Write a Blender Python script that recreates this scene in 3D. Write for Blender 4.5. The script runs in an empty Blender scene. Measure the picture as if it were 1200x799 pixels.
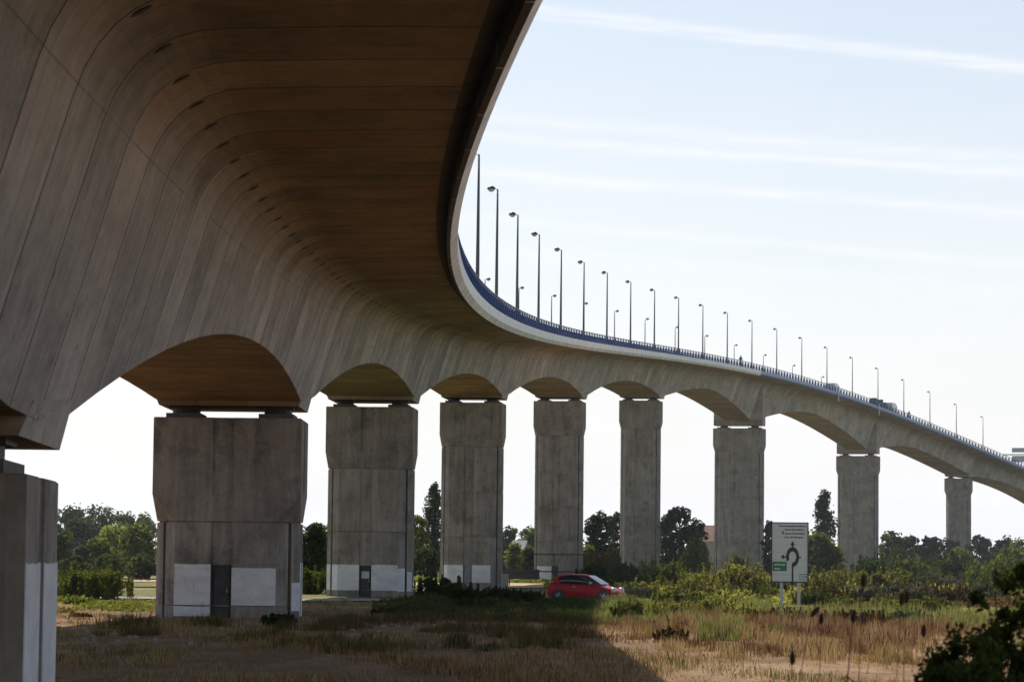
import bpy, math, random
import numpy as np
from mathutils import Matrix, Vector

random.seed(7)
rng = np.random.default_rng(7)
SC = bpy.context.scene
COL = SC.collection
R = math.radians

# ------------------------------------------------------------------ camera
CAM_H = 2.07
cam_data = bpy.data.cameras.new('camera')
cam = bpy.data.objects.new('camera', cam_data)
COL.objects.link(cam)
SC.camera = cam
F_PX = 3402.0                      # focal length in pixels of the 1200 px wide photograph
cam_data.sensor_width = 36.0
cam_data.lens = F_PX / 1200 * 36
cam_data.clip_start = 0.3
cam_data.clip_end = 9000
pitch = math.atan(257.9 / F_PX)
roll = 0.01095
fw = Vector((0, math.cos(pitch), math.sin(pitch)))
up0 = Vector((0, -math.sin(pitch), math.cos(pitch)))
rt0 = Vector((1, 0, 0))
up = up0 * math.cos(roll) - rt0 * math.sin(roll)
rt = rt0 * math.cos(roll) + up0 * math.sin(roll)
cam.matrix_world = Matrix(((rt.x, up.x, -fw.x, 0), (rt.y, up.y, -fw.y, 0), (rt.z, up.z, -fw.z, CAM_H), (0, 0, 0, 1)))
cam_data.dof.use_dof = True
cam_data.dof.focus_distance = 140
cam_data.dof.aperture_fstop = 6.5

# ------------------------------------------------------------------ sky and sun
SUN_AZ = R(-24)                    # from +Y, positive towards +X
SUN_EL = R(49.5)
world = bpy.data.worlds.new('World')
SC.world = world
world.use_nodes = True
wt = world.node_tree
wt.nodes.clear()
def WN(t, **k):
    n = wt.nodes.new(t)
    for a, b in k.items(): setattr(n, a, b)
    return n
def wmath(op, a, b=None, c=None):
    n = WN('ShaderNodeMath', operation=op)
    for i, v in enumerate((a, b, c)):
        if v is None: continue
        if isinstance(v, (int, float)): n.inputs[i].default_value = v
        else: wt.links.new(v, n.inputs[i])
    return n.outputs[0]
w_out = WN('ShaderNodeOutputWorld')
w_bg = WN('ShaderNodeBackground')
w_sky = WN('ShaderNodeTexSky', sky_type='NISHITA')
w_sky.sun_disc = False
w_sky.sun_elevation = SUN_EL
w_sky.sun_rotation = SUN_AZ
w_sky.air_density = 1.0
w_sky.dust_density = 1.2
w_sky.ozone_density = 1.0
w_bg.inputs['Strength'].default_value = 0.092
geo = WN('ShaderNodeTexCoord')
sep = WN('ShaderNodeSeparateXYZ')
wt.links.new(geo.outputs['Generated'], sep.inputs[0])
az = wmath('ARCTAN2', sep.outputs[0], sep.outputs[1])
el = wmath('ARCSINE', sep.outputs[2])
cmb = WN('ShaderNodeCombineXYZ')
wt.links.new(wmath('MULTIPLY', az, 14.0), cmb.inputs[0])
wt.links.new(wmath('MULTIPLY', el, 60.0), cmb.inputs[1])
wn = WN('ShaderNodeTexNoise')
wn.inputs['Scale'].default_value = 1.0
wn.inputs['Detail'].default_value = 5.0
wt.links.new(cmb.outputs[0], wn.inputs['Vector'])
cmb2 = WN('ShaderNodeCombineXYZ')
wt.links.new(wmath('MULTIPLY', az, 40.0), cmb2.inputs[0])
wt.links.new(wmath('MULTIPLY', el, 500.0), cmb2.inputs[1])
wn2 = WN('ShaderNodeTexNoise')
wn2.inputs['Scale'].default_value = 1.0
wn2.inputs['Detail'].default_value = 4.0
wt.links.new(cmb2.outputs[0], wn2.inputs['Vector'])
wob = wmath('MULTIPLY', wmath('SUBTRACT', wn.outputs['Fac'], 0.5), 0.0045)
tot = None
# contrails drifting across the sky: (elevation at azimuth 0, slope, half width, strength)
for e0, sl, hw, st in ((0.1905, -0.118, 0.0017, .75), (0.1875, -0.112, 0.0012, .5), (0.1520, -0.080, 0.0026, .5), (0.1450, -0.066, 0.0018, .65),
                       (0.1330, -0.076, 0.0020, .55), (0.1170, -0.085, 0.0017, .35), (0.1060, -0.075, 0.0028, .2), (0.2600, -0.10, 0.003, .5), (0.34, -0.12, 0.006, .4)):
    dlt = wmath('ADD', wmath('SUBTRACT', el, wmath('MULTIPLY_ADD', az, sl, e0)), wob)
    g = wmath('POWER', 2.718, wmath('MULTIPLY', wmath('POWER', wmath('ABSOLUTE', wmath('DIVIDE', dlt, hw)), 2.0), -1.0))
    g = wmath('MULTIPLY', g, st)
    tot = g if tot is None else wmath('ADD', tot, g)
tot = wmath('MULTIPLY', tot, wmath('MULTIPLY_ADD', wn2.outputs['Fac'], 1.9, -0.12))
# a thin veil of cirrus, thicker towards the horizon
veil = wmath('MULTIPLY', wmath('POWER', 2.718, wmath('MULTIPLY', wmath('ABSOLUTE', el), -6.0)), wmath('MULTIPLY_ADD', wn.outputs['Fac'], .45, .80))
tot = wmath('MINIMUM', wmath('ADD', wmath('MULTIPLY', tot, 0.40), wmath('MULTIPLY', veil, 1.0)), 1.0)
wmix = WN('ShaderNodeMixRGB')
wt.links.new(tot, wmix.inputs[0])
wt.links.new(w_sky.outputs[0], wmix.inputs[1])
wmix.inputs[2].default_value = (9.3, 9.3, 9.45, 1)
wt.links.new(wmix.outputs[0], w_bg.inputs[0])
wt.links.new(w_bg.outputs[0], w_out.inputs[0])

sun_d = bpy.data.lights.new('sun', 'SUN')
sun_d.energy = 5.0
sun_d.angle = R(0.5)
sun_d.color = (1.0, 0.95, 0.87)
sun = bpy.data.objects.new('sun', sun_d)
COL.objects.link(sun)
sdir = Vector((math.sin(SUN_AZ) * math.cos(SUN_EL), math.cos(SUN_AZ) * math.cos(SUN_EL), math.sin(SUN_EL)))
sun.rotation_euler = sdir.to_track_quat('Z', 'Y').to_euler()
sun.location = sdir * 300

SC.view_settings.view_transform = 'Standard'
SC.view_settings.look = 'None'
SC.view_settings.exposure = 0.30
SC.view_settings.gamma = 1.0

# ------------------------------------------------------------------ helpers
def tag(o, label=None, cat=None, group=None, kind=None):
    if label: o['label'] = label
    if cat: o['category'] = cat
    if group: o['group'] = group
    if kind: o['kind'] = kind
    return o

def empty(name, loc=(0, 0, 0), rz=0.0):
    o = bpy.data.objects.new(name, None)
    COL.objects.link(o)
    o.empty_display_size = 0.5
    o.location = loc
    o.rotation_euler = (0, 0, rz)
    return o

def mesh_obj(name, V, Fc, mats=None, parent=None, mat_idx=None, smooth=False, uv=None, col=None, bounce_tint=None):
    me = bpy.data.meshes.new(name)
    me.from_pydata([tuple(v) for v in V], [], [tuple(f) for f in Fc])
    if mats is not None:
        for m in (mats if isinstance(mats, (list, tuple)) else [mats]): me.materials.append(m)
    if mat_idx is not None: me.polygons.foreach_set('material_index', list(mat_idx))
    if smooth: me.polygons.foreach_set('use_smooth', [True] * len(me.polygons))
    if uv is not None:
        l = me.uv_layers.new(name='UVMap')
        li = np.zeros(len(me.loops), dtype=np.int32)
        me.loops.foreach_get('vertex_index', li)
        l.data.foreach_set('uv', np.asarray(uv, dtype=np.float32)[li].ravel())
    if bounce_tint is not None:
        a = me.attributes.new('bounce_tint', 'FLOAT', 'POINT')
        a.data.foreach_set('value', np.asarray(bounce_tint, dtype=np.float32))
    me.update()
    o = bpy.data.objects.new(name, me)
    COL.objects.link(o)
    if parent: o.parent = parent
    return o

def big_mesh(name, V, nper, mats, parent=None, col=None, smooth=False, mat_idx=None):
    """V (n*nper,3): n separate polygons of nper corners each"""
    V = np.asarray(V, dtype=np.float32)
    n = len(V) // nper
    me = bpy.data.meshes.new(name)
    me.vertices.add(n * nper)
    me.vertices.foreach_set('co', V.ravel())
    me.loops.add(n * nper)
    me.loops.foreach_set('vertex_index', np.arange(n * nper, dtype=np.int32))
    me.polygons.add(n)
    me.polygons.foreach_set('loop_start', np.arange(n, dtype=np.int32) * nper)
    me.polygons.foreach_set('loop_total', np.full(n, nper, dtype=np.int32))
    for m in (mats if isinstance(mats, (list, tuple)) else [mats]): me.materials.append(m)
    if mat_idx is not None: me.polygons.foreach_set('material_index', mat_idx)
    if col is not None:
        a = me.color_attributes.new('tint', 'FLOAT_COLOR', 'POINT')
        c = np.ones((n * nper, 4), dtype=np.float32)
        c[:, :3] = np.repeat(np.asarray(col, dtype=np.float32), nper, axis=0)
        a.data.foreach_set('color', c.ravel())
    me.update()
    me.validate()
    o = bpy.data.objects.new(name, me)
    COL.objects.link(o)
    if parent: o.parent = parent
    return o

class MB:
    """collects simple solids and builds ONE mesh"""
    def __init__(s): s.V = []; s.F = []; s.M = []
    def add(s, V, Fc, m=0):
        k = len(s.V)
        s.V += [tuple(v) for v in V]
        s.F += [tuple(i + k for i in f) for f in Fc]
        s.M += [m] * len(Fc)
        return s
    def box(s, c, d, m=0, rz=0.0, taper=1.0):
        x, y, z = d[0] / 2, d[1] / 2, d[2] / 2
        P = []
        for sz in (-1, 1):
            t = 1.0 if sz < 0 else taper
            for sx, sy in ((-1, -1), (1, -1), (1, 1), (-1, 1)):
                a, b = sx * x * t, sy * y * t
                P.append((c[0] + a * math.cos(rz) - b * math.sin(rz), c[1] + a * math.sin(rz) + b * math.cos(rz), c[2] + sz * z))
        return s.add(P, [(3, 2, 1, 0), (4, 5, 6, 7), (0, 1, 5, 4), (1, 2, 6, 5), (2, 3, 7, 6), (3, 0, 4, 7)], m)
    def tube(s, pts, rad, n=8, m=0, cap=True):
        pts = [Vector(p) for p in pts]
        if not isinstance(rad, (list, tuple)): rad = [rad] * len(pts)
        P = []
        for i, p in enumerate(pts):
            d = (pts[min(i + 1, len(pts) - 1)] - pts[max(i - 1, 0)]).normalized()
            a = d.orthogonal().normalized() if abs(d.z) < .95 else d.cross(Vector((0, 1, 0))).normalized()
            b = d.cross(a)
            for k in range(n):
                t = 2 * math.pi * k / n
                P.append(p + (a * math.cos(t) + b * math.sin(t)) * rad[i])
        Fc = []
        for i in range(len(pts) - 1):
            for k in range(n):
                Fc.append((i * n + k, i * n + (k + 1) % n, (i + 1) * n + (k + 1) % n, (i + 1) * n + k))
        if cap:
            Fc.append(tuple(reversed(range(n))))
            Fc.append(tuple((len(pts) - 1) * n + k for k in range(n)))
        return s.add(P, Fc, m)
    def prism(s, poly, z0, z1, m=0, top=None):
        """poly: ccw list of (x,y); top: other polygon for the upper ring"""
        n = len(poly)
        q = top or poly
        P = [(x, y, z0) for x, y in poly] + [(x, y, z1) for x, y in q]
        Fc = [tuple(reversed(range(n))), tuple(range(n, 2 * n))] + [(i, (i + 1) % n, n + (i + 1) % n, n + i) for i in range(n)]
        return s.add(P, Fc, m)
    def build(s, name, mats, parent=None, smooth=False):
        return mesh_obj(name, s.V, s.F, mats, parent, s.M, smooth)

# ------------------------------------------------------------------ materials
def new_mat(name):
    m = bpy.data.materials.new(name)
    m.use_nodes = True
    t = m.node_tree
    return m, t, t.nodes['Principled BSDF'], t.links

def simple(name, c, rough=.6, metal=0.0, noise=0.0, nscale=3.0, bump=0.0, spec=None, coat=0.0):
    m, t, b, L = new_mat(name)
    b.inputs['Base Color'].default_value = (*c, 1)
    b.inputs['Roughness'].default_value = rough
    b.inputs['Metallic'].default_value = metal
    if spec is not None: b.inputs['Specular IOR Level'].default_value = spec
    if coat: b.inputs['Coat Weight'].default_value = coat
    if noise:
        tc = t.nodes.new('ShaderNodeTexCoord')
        n = t.nodes.new('ShaderNodeTexNoise'); n.inputs['Scale'].default_value = nscale; n.inputs['Detail'].default_value = 6
        L.new(tc.outputs['Object'], n.inputs['Vector'])
        r = t.nodes.new('ShaderNodeMapRange'); r.inputs[3].default_value = 1 - noise; r.inputs[4].default_value = 1 + noise
        r.inputs[1].default_value = .3; r.inputs[2].default_value = .7
        L.new(n.outputs['Fac'], r.inputs[0])
        mx = t.nodes.new('ShaderNodeMixRGB'); mx.blend_type = 'MULTIPLY'; mx.inputs[0].default_value = 1
        mx.inputs[1].default_value = (*c, 1)
        L.new(r.outputs[0], mx.inputs[2]); L.new(mx.outputs[0], b.inputs['Base Color'])
        if bump:
            bp = t.nodes.new('ShaderNodeBump'); bp.inputs['Strength'].default_value = bump; bp.inputs['Distance'].default_value = .05
            L.new(n.outputs['Fac'], bp.inputs['Height']); L.new(bp.outputs[0], b.inputs['Normal'])
    return m

class NT:
    def __init__(s, t): s.t = t; s.L = t.links
    def n(s, typ, **k):
        x = s.t.nodes.new(typ)
        for a, b in k.items(): setattr(x, a, b)
        return x
    def link(s, a, b): s.L.new(a, b)
    def math(s, op, a, b=None, c=None, clamp=False):
        x = s.n('ShaderNodeMath', operation=op); x.use_clamp = clamp
        for i, v in enumerate((a, b, c)):
            if v is None: continue
            if isinstance(v, (int, float)): x.inputs[i].default_value = v
            else: s.L.new(v, x.inputs[i])
        return x.outputs[0]
    def vec(s, src, scale, off=(0, 0, 0)):
        x = s.n('ShaderNodeMapping'); s.L.new(src, x.inputs[0])
        x.inputs['Scale'].default_value = scale; x.inputs['Location'].default_value = off
        return x.outputs[0]
    def noise(s, v, sc=1.0, det=5, rough=.55):
        x = s.n('ShaderNodeTexNoise'); x.inputs['Scale'].default_value = sc; x.inputs['Detail'].default_value = det; x.inputs['Roughness'].default_value = rough
        s.L.new(v, x.inputs['Vector']); return x.outputs['Fac']
    def rng(s, v, a, b, c, d):
        x = s.n('ShaderNodeMapRange'); s.L.new(v, x.inputs[0])
        for i, q in enumerate((a, b, c, d)): x.inputs[i + 1].default_value = q
        return x.outputs[0]
    def mix(s, f, a, b, mode='MIX'):
        x = s.n('ShaderNodeMixRGB', blend_type=mode)
        for i, v in enumerate((f, a, b)):
            if isinstance(v, (int, float)): x.inputs[i].default_value = v
            elif isinstance(v, tuple): x.inputs[i].default_value = (*v, 1)
            else: s.L.new(v, x.inputs[i])
        return x.outputs[0]

POUR = 5.15      # developed distance from the tip of the deck to the pour line under the fillet
def girder_material():
    m, t, b, L = new_mat('board_marked_concrete')
    N = NT(t)
    uv = N.n('ShaderNodeUVMap').outputs[0]
    oi = N.n('ShaderNodeObjectInfo')
    rand = oi.outputs['Random']
    offs = N.n('ShaderNodeCombineXYZ'); N.link(N.math('MULTIPLY', rand, 37.0), offs.inputs[2])
    va = N.n('ShaderNodeVectorMath', operation='ADD'); N.link(uv, va.inputs[0]); N.link(offs.outputs[0], va.inputs[1])
    v = va.outputs[0]
    streak = N.noise(N.vec(v, (.42, .20, 1)), 1, 5, .6)      # run-off streaks down the web
    wnz = N.n('ShaderNodeTexWhiteNoise', noise_dimensions='1D')
    sx_uv = N.n('ShaderNodeSeparateXYZ'); N.link(uv, sx_uv.inputs[0])
    N.link(N.math('FLOOR', N.math('MULTIPLY', sx_uv.outputs[0], 1 / 1.08)), wnz.inputs['W'])
    plank = wnz.outputs['Value']
    blot = N.noise(N.vec(v, (.12, .42, 1)), 1, 8, .66)
    fine = N.noise(N.vec(v, (1.2, 4, 1)), 1, 8, .78)
    geo_ = N.n('ShaderNodeNewGeometry')
    big = N.noise(N.vec(geo_.outputs['Position'], (.05, .05, .3)), 1, 3, .5)
    f = N.math('ADD', N.math('MULTIPLY', N.rng(streak, .34, .66, 0, 1), .22), N.math('MULTIPLY', N.rng(blot, .36, .64, 0, 1), .48))
    f = N.math('ADD', f, N.math('MULTIPLY', N.rng(fine, .3, .7, 0, 1), .3))
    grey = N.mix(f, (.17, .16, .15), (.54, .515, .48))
    bounce_col = N.mix(f, (.085, .060, .034), (.34, .245, .130))  # warm light bounced from the ground onto the undersides, put into the base colour
    at = N.n('ShaderNodeAttribute', attribute_name='bounce_tint')
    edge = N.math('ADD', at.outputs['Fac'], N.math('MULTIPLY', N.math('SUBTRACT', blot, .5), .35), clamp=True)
    c = N.mix(edge, grey, bounce_col)
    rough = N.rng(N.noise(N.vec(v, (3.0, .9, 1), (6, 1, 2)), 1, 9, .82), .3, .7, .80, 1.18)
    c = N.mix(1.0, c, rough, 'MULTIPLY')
    # pale lime patches and reddish stains
    pale = N.rng(N.noise(N.vec(v, (.8, .16, 1), (3, 7, 0)), 1, 8, .78), .55, .68, 0, .55)
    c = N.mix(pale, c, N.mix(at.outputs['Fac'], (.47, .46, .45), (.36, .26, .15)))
    red = N.rng(N.noise(N.vec(v, (.14, .22, 1), (13, 2, 0)), 1, 4, .6), .53, .68, 0, .75)
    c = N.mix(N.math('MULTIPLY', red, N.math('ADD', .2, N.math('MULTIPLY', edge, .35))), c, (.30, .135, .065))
    c = N.mix(1.0, c, N.rng(rand, 0, 1, .84, 1.14), 'MULTIPLY')
    c = N.mix(1.0, c, N.rng(plank, 0, 1, .95, 1.04), 'MULTIPLY')
    fr1 = N.math('FRACT', N.math('MULTIPLY', sx_uv.outputs[0], 1 / 1.08))
    c = N.mix(N.math('MULTIPLY', N.math('LESS_THAN', fr1, .035), .42), c, (.06, .055, .05))
    sy_uv = sx_uv.outputs[1]
    for v0, wd_, al in ((POUR, .012, .38), (POUR - 2.0, .012, .22)):
        ln = N.math('LESS_THAN', N.math('ABSOLUTE', N.math('SUBTRACT', sy_uv, v0)), wd_)
        gate = N.rng(N.noise(N.vec(v, (.05, .3, 1), (v0, 0, 0)), 1, 2, .5), .42, .56, 0, al)
        c = N.mix(N.math('MULTIPLY', ln, gate), c, (.05, .045, .04))
    # air holes
    dk = N.rng(N.noise(N.vec(v, (.30, .45, 1), (21, 4, 0)), 1, 9, .78), .57, .68, 0, .55)
    c = N.mix(dk, c, (.05, .047, .042))
    vor = N.n('ShaderNodeTexVoronoi'); vor.inputs['Scale'].default_value = 1.0
    N.link(N.vec(v, (1.1, .8, 1)), vor.inputs['Vector'])
    hole = N.math('LESS_THAN', vor.outputs['Distance'], .055)
    c = N.mix(N.math('MULTIPLY', hole, .7), c, (.05, .045, .04))
    N.link(c, b.inputs['Base Color'])
    b.inputs['Roughness'].default_value = .88
    b.inputs['Specular IOR Level'].default_value = .25
    w = N.n('ShaderNodeTexWave', wave_type='BANDS', bands_direction='X'); w.inputs['Scale'].default_value = .3; w.inputs['Distortion'].default_value = .3
    w.inputs['Detail'].default_value = 1
    N.link(uv, w.inputs['Vector'])
    h = N.math('ADD', N.math('MULTIPLY', N.math('POWER', w.outputs['Fac'], 6.0), -.5), N.math('MULTIPLY', fine, .5))
    bp = N.n('ShaderNodeBump'); bp.inputs['Strength'].default_value = .5; bp.inputs['Distance'].default_value = .03
    N.link(h, bp.inputs['Height']); N.link(bp.outputs[0], b.inputs['Normal'])
    return m

def pier_material():
    m, t, b, L = new_mat('pier_concrete')
    N = NT(t)
    tc = N.n('ShaderNodeTexCoord').outputs['Object']
    oi = N.n('ShaderNodeObjectInfo'); rand = oi.outputs['Random']
    offs = N.n('ShaderNodeCombineXYZ'); N.link(N.math('MULTIPLY', rand, 31.0), offs.inputs[1])
    va = N.n('ShaderNodeVectorMath', operation='ADD'); N.link(tc, va.inputs[0]); N.link(offs.outputs[0], va.inputs[1])
    v = va.outputs[0]
    streak = N.noise(N.vec(v, (2.6, 2.6, .22)), 1, 6, .62)
    blot = N.noise(N.vec(v, (.45, .45, .6)), 1, 6, .65)
    fine = N.noise(N.vec(v, (6, 6, 6)), 1, 5, .7)
    f = N.math('ADD', N.math('MULTIPLY', N.rng(streak, .3, .7, 0, 1), .35), N.math('MULTIPLY', N.rng(blot, .3, .7, 0, 1), .45))
    f = N.math('ADD', f, N.math('MULTIPLY', N.rng(fine, .3, .7, 0, 1), .2))
    c = N.mix(f, (.10, .090, .078), (.40, .365, .32))
    blk = N.rng(N.noise(N.vec(v, (.6, .6, .5), (5, 5, 5)), 1, 8, .78), .53, .66, 0, .6)
    c = N.mix(blk, c, (.055, .055, .052))
    gridn = N.noise(N.vec(v, (9, 9, 1.2), (1, 2, 3)), 1, 3, .5)
    c = N.mix(1.0, c, N.rng(gridn, .3, .7, .88, 1.08), 'MULTIPLY')
    pl = N.rng(N.noise(N.vec(v, (1.3, 1.3, .10), (9, 0, 3)), 1, 4, .6), .60, .70, 0, .4)
    c = N.mix(pl, c, (.45, .38, .30))
    vor = N.n('ShaderNodeTexVoronoi'); vor.inputs['Scale'].default_value = 1.0
    N.link(N.vec(v, (1.2, 1.2, 1.0)), vor.inputs['Vector'])
    c = N.mix(N.math('MULTIPLY', N.math('LESS_THAN', vor.outputs['Distance'], .032), .6), c, (.05, .045, .04))
    N.link(c, b.inputs['Base Color'])
    b.inputs['Roughness'].default_value = .9
    b.inputs['Specular IOR Level'].default_value = .2
    bp = N.n('ShaderNodeBump'); bp.inputs['Strength'].default_value = .35; bp.inputs['Distance'].default_value = .03
    N.link(fine, bp.inputs['Height']); N.link(bp.outputs[0], b.inputs['Normal'])
    return m

def foliage_mat(name, dark, light, trans=.45):
    m = bpy.data.materials.new(name); m.use_nodes = True
    t = m.node_tree; t.nodes.clear(); N = NT(t)
    out = N.n('ShaderNodeOutputMaterial')
    g = N.n('ShaderNodeNewGeometry')
    n1 = N.noise(N.vec(g.outputs['Position'], (.55, .55, .55)), 1, 4, .6)
    rpi = g.outputs['Random Per Island']
    f = N.math('ADD', N.math('MULTIPLY', N.rng(n1, .35, .65, 0, 1), .6), N.math('MULTIPLY', rpi, .4))
    c = N.mix(f, dark, light)
    oi = N.n('ShaderNodeObjectInfo')
    c = N.mix(1.0, c, N.rng(oi.outputs['Random'], 0, 1, .8, 1.2), 'MULTIPLY')
    d = N.n('ShaderNodeBsdfDiffuse'); N.link(c, d.inputs[0])
    tr = N.n('ShaderNodeBsdfTranslucent'); N.link(N.mix(1.0, c, (1.25, 1.3, .7), 'MULTIPLY'), tr.inputs[0])
    ms = N.n('ShaderNodeMixShader'); ms.inputs[0].default_value = trans
    N.link(d.outputs[0], ms.inputs[1]); N.link(tr.outputs[0], ms.inputs[2]); N.link(ms.outputs[0], out.inputs[0])
    return m

def blade_mat():
    m = bpy.data.materials.new('grass_blades'); m.use_nodes = True
    t = m.node_tree; t.nodes.clear(); N = NT(t)
    out = N.n('ShaderNodeOutputMaterial')
    a = N.n('ShaderNodeAttribute', attribute_name='tint')
    d = N.n('ShaderNodeBsdfDiffuse'); N.link(a.outputs['Color'], d.inputs[0])
    tr = N.n('ShaderNodeBsdfTranslucent'); N.link(a.outputs['Color'], tr.inputs[0])
    ms = N.n('ShaderNodeMixShader'); ms.inputs[0].default_value = .4
    N.link(d.outputs[0], ms.inputs[1]); N.link(tr.outputs[0], ms.inputs[2]); N.link(ms.outputs[0], out.inputs[0])
    return m

def ground_mat():
    m, t, b, L = new_mat('dry_meadow')
    N = NT(t)
    p = N.n('ShaderNodeNewGeometry').outputs['Position']
    n1 = N.noise(N.vec(p, (.06, .06, .06)), 1, 5, .6)
    n2 = N.noise(N.vec(p, (.5, .22, .5)), 1, 6, .65)
    n3 = N.noise(N.vec(p, (5, 3, 5)), 1, 6, .75)
    dry = N.mix(N.rng(n2, .3, .7, 0, 1), (.15, .085, .042), (.33, .205, .105))
    green = N.mix(N.rng(n3, .3, .7, 0, 1), (.09, .105, .030), (.20, .20, .065))
    sp = N.n('ShaderNodeSeparateXYZ'); N.link(p, sp.inputs[0])
    # greener beyond the road and at the right
    gy = N.rng(sp.outputs[1], 110, 150, 0, .35)
    gz = N.rng(N.math('ADD', n1, gy), .55, .72, 0, .85)
    c = N.mix(gz, dry, green)
    bare = N.rng(N.noise(N.vec(p, (.35, .12, .3), (4, 9, 1)), 1, 5, .6), .56, .68, 0, .8)
    c = N.mix(bare, c, (.37, .255, .155))
    c = N.mix(1.0, c, N.rng(n3, .25, .75, .6, 1.25), 'MULTIPLY')
    N.link(c, b.inputs['Base Color'])
    b.inputs['Roughness'].default_value = .95
    b.inputs['Specular IOR Level'].default_value = .1
    bp = N.n('ShaderNodeBump'); bp.inputs['Strength'].default_value = .8; bp.inputs['Distance'].default_value = .12
    N.link(n3, bp.inputs['Height']); N.link(bp.outputs[0], b.inputs['Normal'])
    return m

def paint_mat():
    m, t, b, L = new_mat('worn_white_paint')
    N = NT(t)
    p = N.n('ShaderNodeNewGeometry').outputs['Position']
    n1 = N.noise(N.vec(p, (1.2, 1.2, 2.2)), 1, 6, .65)
    n2 = N.noise(N.vec(p, (7, 7, 1.3)), 1, 5, .7)
    c = N.mix(N.rng(n1, .35, .65, 0, 1), (.56, .57, .59), (.74, .745, .75))
    c = N.mix(N.rng(n2, .60, .72, 0, .6), c, (.24, .22, .19))
    N.link(c, b.inputs['Base Color']); b.inputs['Roughness'].default_value = .8
    return m

M = dict(
    girder=girder_material(),
    pier=pier_material(),
    edge_shade=simple('shaded_edge_concrete', (.045, .041, .037), .9, noise=.3, nscale=1.5),  # near-black: the shade along the deck edge is painted into the concrete
    soffit_dark=simple('shadow_joint', (.03, .028, .025), .9),
    asphalt=simple('deck_asphalt', (.05, .05, .052), .9, noise=.2),
    fascia=simple('white_fascia_panel', (.78, .78, .79), .6, noise=.12, nscale=1.2),
    fascia_far_shade=simple('far_shaded_fascia_panel', (.20, .28, .44), .55, noise=.12, nscale=.8),  # same panels farther off, with dimmer blue skylight painted into the colour
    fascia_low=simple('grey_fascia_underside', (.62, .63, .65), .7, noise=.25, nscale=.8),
    rail=simple('navy_blue_steel', (.015, .055, .20), .45, noise=.15),
    rail_pale=simple('pale_steel', (.32, .36, .42), .45),
    bearing=simple('bearing_steel', (.04, .04, .042), .6),
    pad=simple('bearing_plinth', (.13, .12, .11), .9, noise=.2),
    paint=paint_mat(),
    door=simple('door_steel', (.05, .045, .045), .6, noise=.35, nscale=3),
    door_pale=simple('door_pale_steel', (.26, .27, .29), .6, noise=.2, nscale=3),
    pole=simple('lamp_pole_steel', (.10, .105, .11), .5, metal=.3),
    lampshell=simple('lamp_shell', (.03, .03, .032), .5),
    lampglass=simple('lamp_bowl', (.6, .62, .63), .25),
    ground=ground_mat(),
    lawn=simple('mown_verge', (.26, .265, .075), .95, noise=.3, nscale=.8, bump=.5),
    road=simple('road_asphalt', (.20, .19, .175), .9, noise=.2, nscale=2),
    soil=simple('field_soil', (.40, .26, .15), .95, noise=.3, nscale=.4),
    bark=simple('bark', (.09, .07, .05), .95, noise=.3, nscale=2),
    stemm=simple('teasel_stem', (.075, .055, .032), .9),
    headm=simple('teasel_head', (.05, .028, .015), .95, noise=.3, nscale=60),
    blade=blade_mat(),
    leaf_dark=foliage_mat('foliage_dark', (.030, .042, .020), (.085, .102, .040), .42),
    leaf_mid=foliage_mat('foliage_mid', (.050, .068, .020), (.155, .170, .046), .52),
    leaf_light=foliage_mat('foliage_light', (.075, .090, .026), (.22, .225, .065), .55),
    leaf_gold=foliage_mat('foliage_gold', (.085, .088, .028), (.28, .25, .080), .55),
    leaf_rust=foliage_mat('foliage_rust', (.055, .038, .022), (.19, .115, .055), .4),
    leaf_grey=foliage_mat('foliage_grey', (.075, .080, .055), (.17, .17, .115), .35),
    leaf_black=foliage_mat('foliage_close', (.028, .042, .014), (.085, .110, .034), .42),
    wood=simple('weathered_wood', (.16, .13, .10), .9, noise=.2),
    fence=simple('dark_fence', (.06, .06, .065), .7),
    sign_white=simple('sign_white', (.52, .535, .58), .45, noise=.05, nscale=2),
    sign_black=simple('sign_black', (.012, .012, .018), .5),
    sign_green=simple('sign_green', (.0, .14, .075), .5),
    sign_grey=simple('galvanised_steel', (.40, .41, .42), .5, metal=.4),
    plaster=simple('house_plaster', (.34, .32, .29), .9, noise=.1),
    tiles=simple('roof_tiles', (.17, .09, .065), .9, noise=.25, nscale=.8),
    slate=simple('slate_roof', (.10, .10, .105), .8, noise=.2),
    window=simple('window_glass', (.03, .035, .04), .15),
    white=simple('matt_white', (.7, .7, .7), .5),
)

# ------------------------------------------------------------------ bridge alignment
# u = alignment unit; K converts to metres
K = 1.2
SG = np.arange(-120, 600, 2.0)
_u = SG / 100
TH = -.0012389 + .085326464 * _u + .001525703 * _u ** 2 - .00057053931 * _u ** 3 + .000103 * _u ** 4
_dx, _dy = np.sin(TH), np.cos(TH)
AX = np.concatenate([[0], np.cumsum((_dx[1:] + _dx[:-1]) / 2 * 2)])
AY = np.concatenate([[0], np.cumsum((_dy[1:] + _dy[:-1]) / 2 * 2)])
AX += -8.353406838 - AX[60]
AY += 86.94063521 - AY[60]

def z_edge(s):
    def zz(u): return 8.43061091 + 5.59116657 * u - .00211654 * u ** 2 + .300599192 * u ** 3 - .120839874 * u ** 4 - .00352891 * u ** 5 + .00188684 * u ** 6
    if s < -66: return zz(-.66) + (s + 66) * .060
    if s > 545: return zz(5.45) - (s - 545) * .05
    return zz(s / 100)

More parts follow.
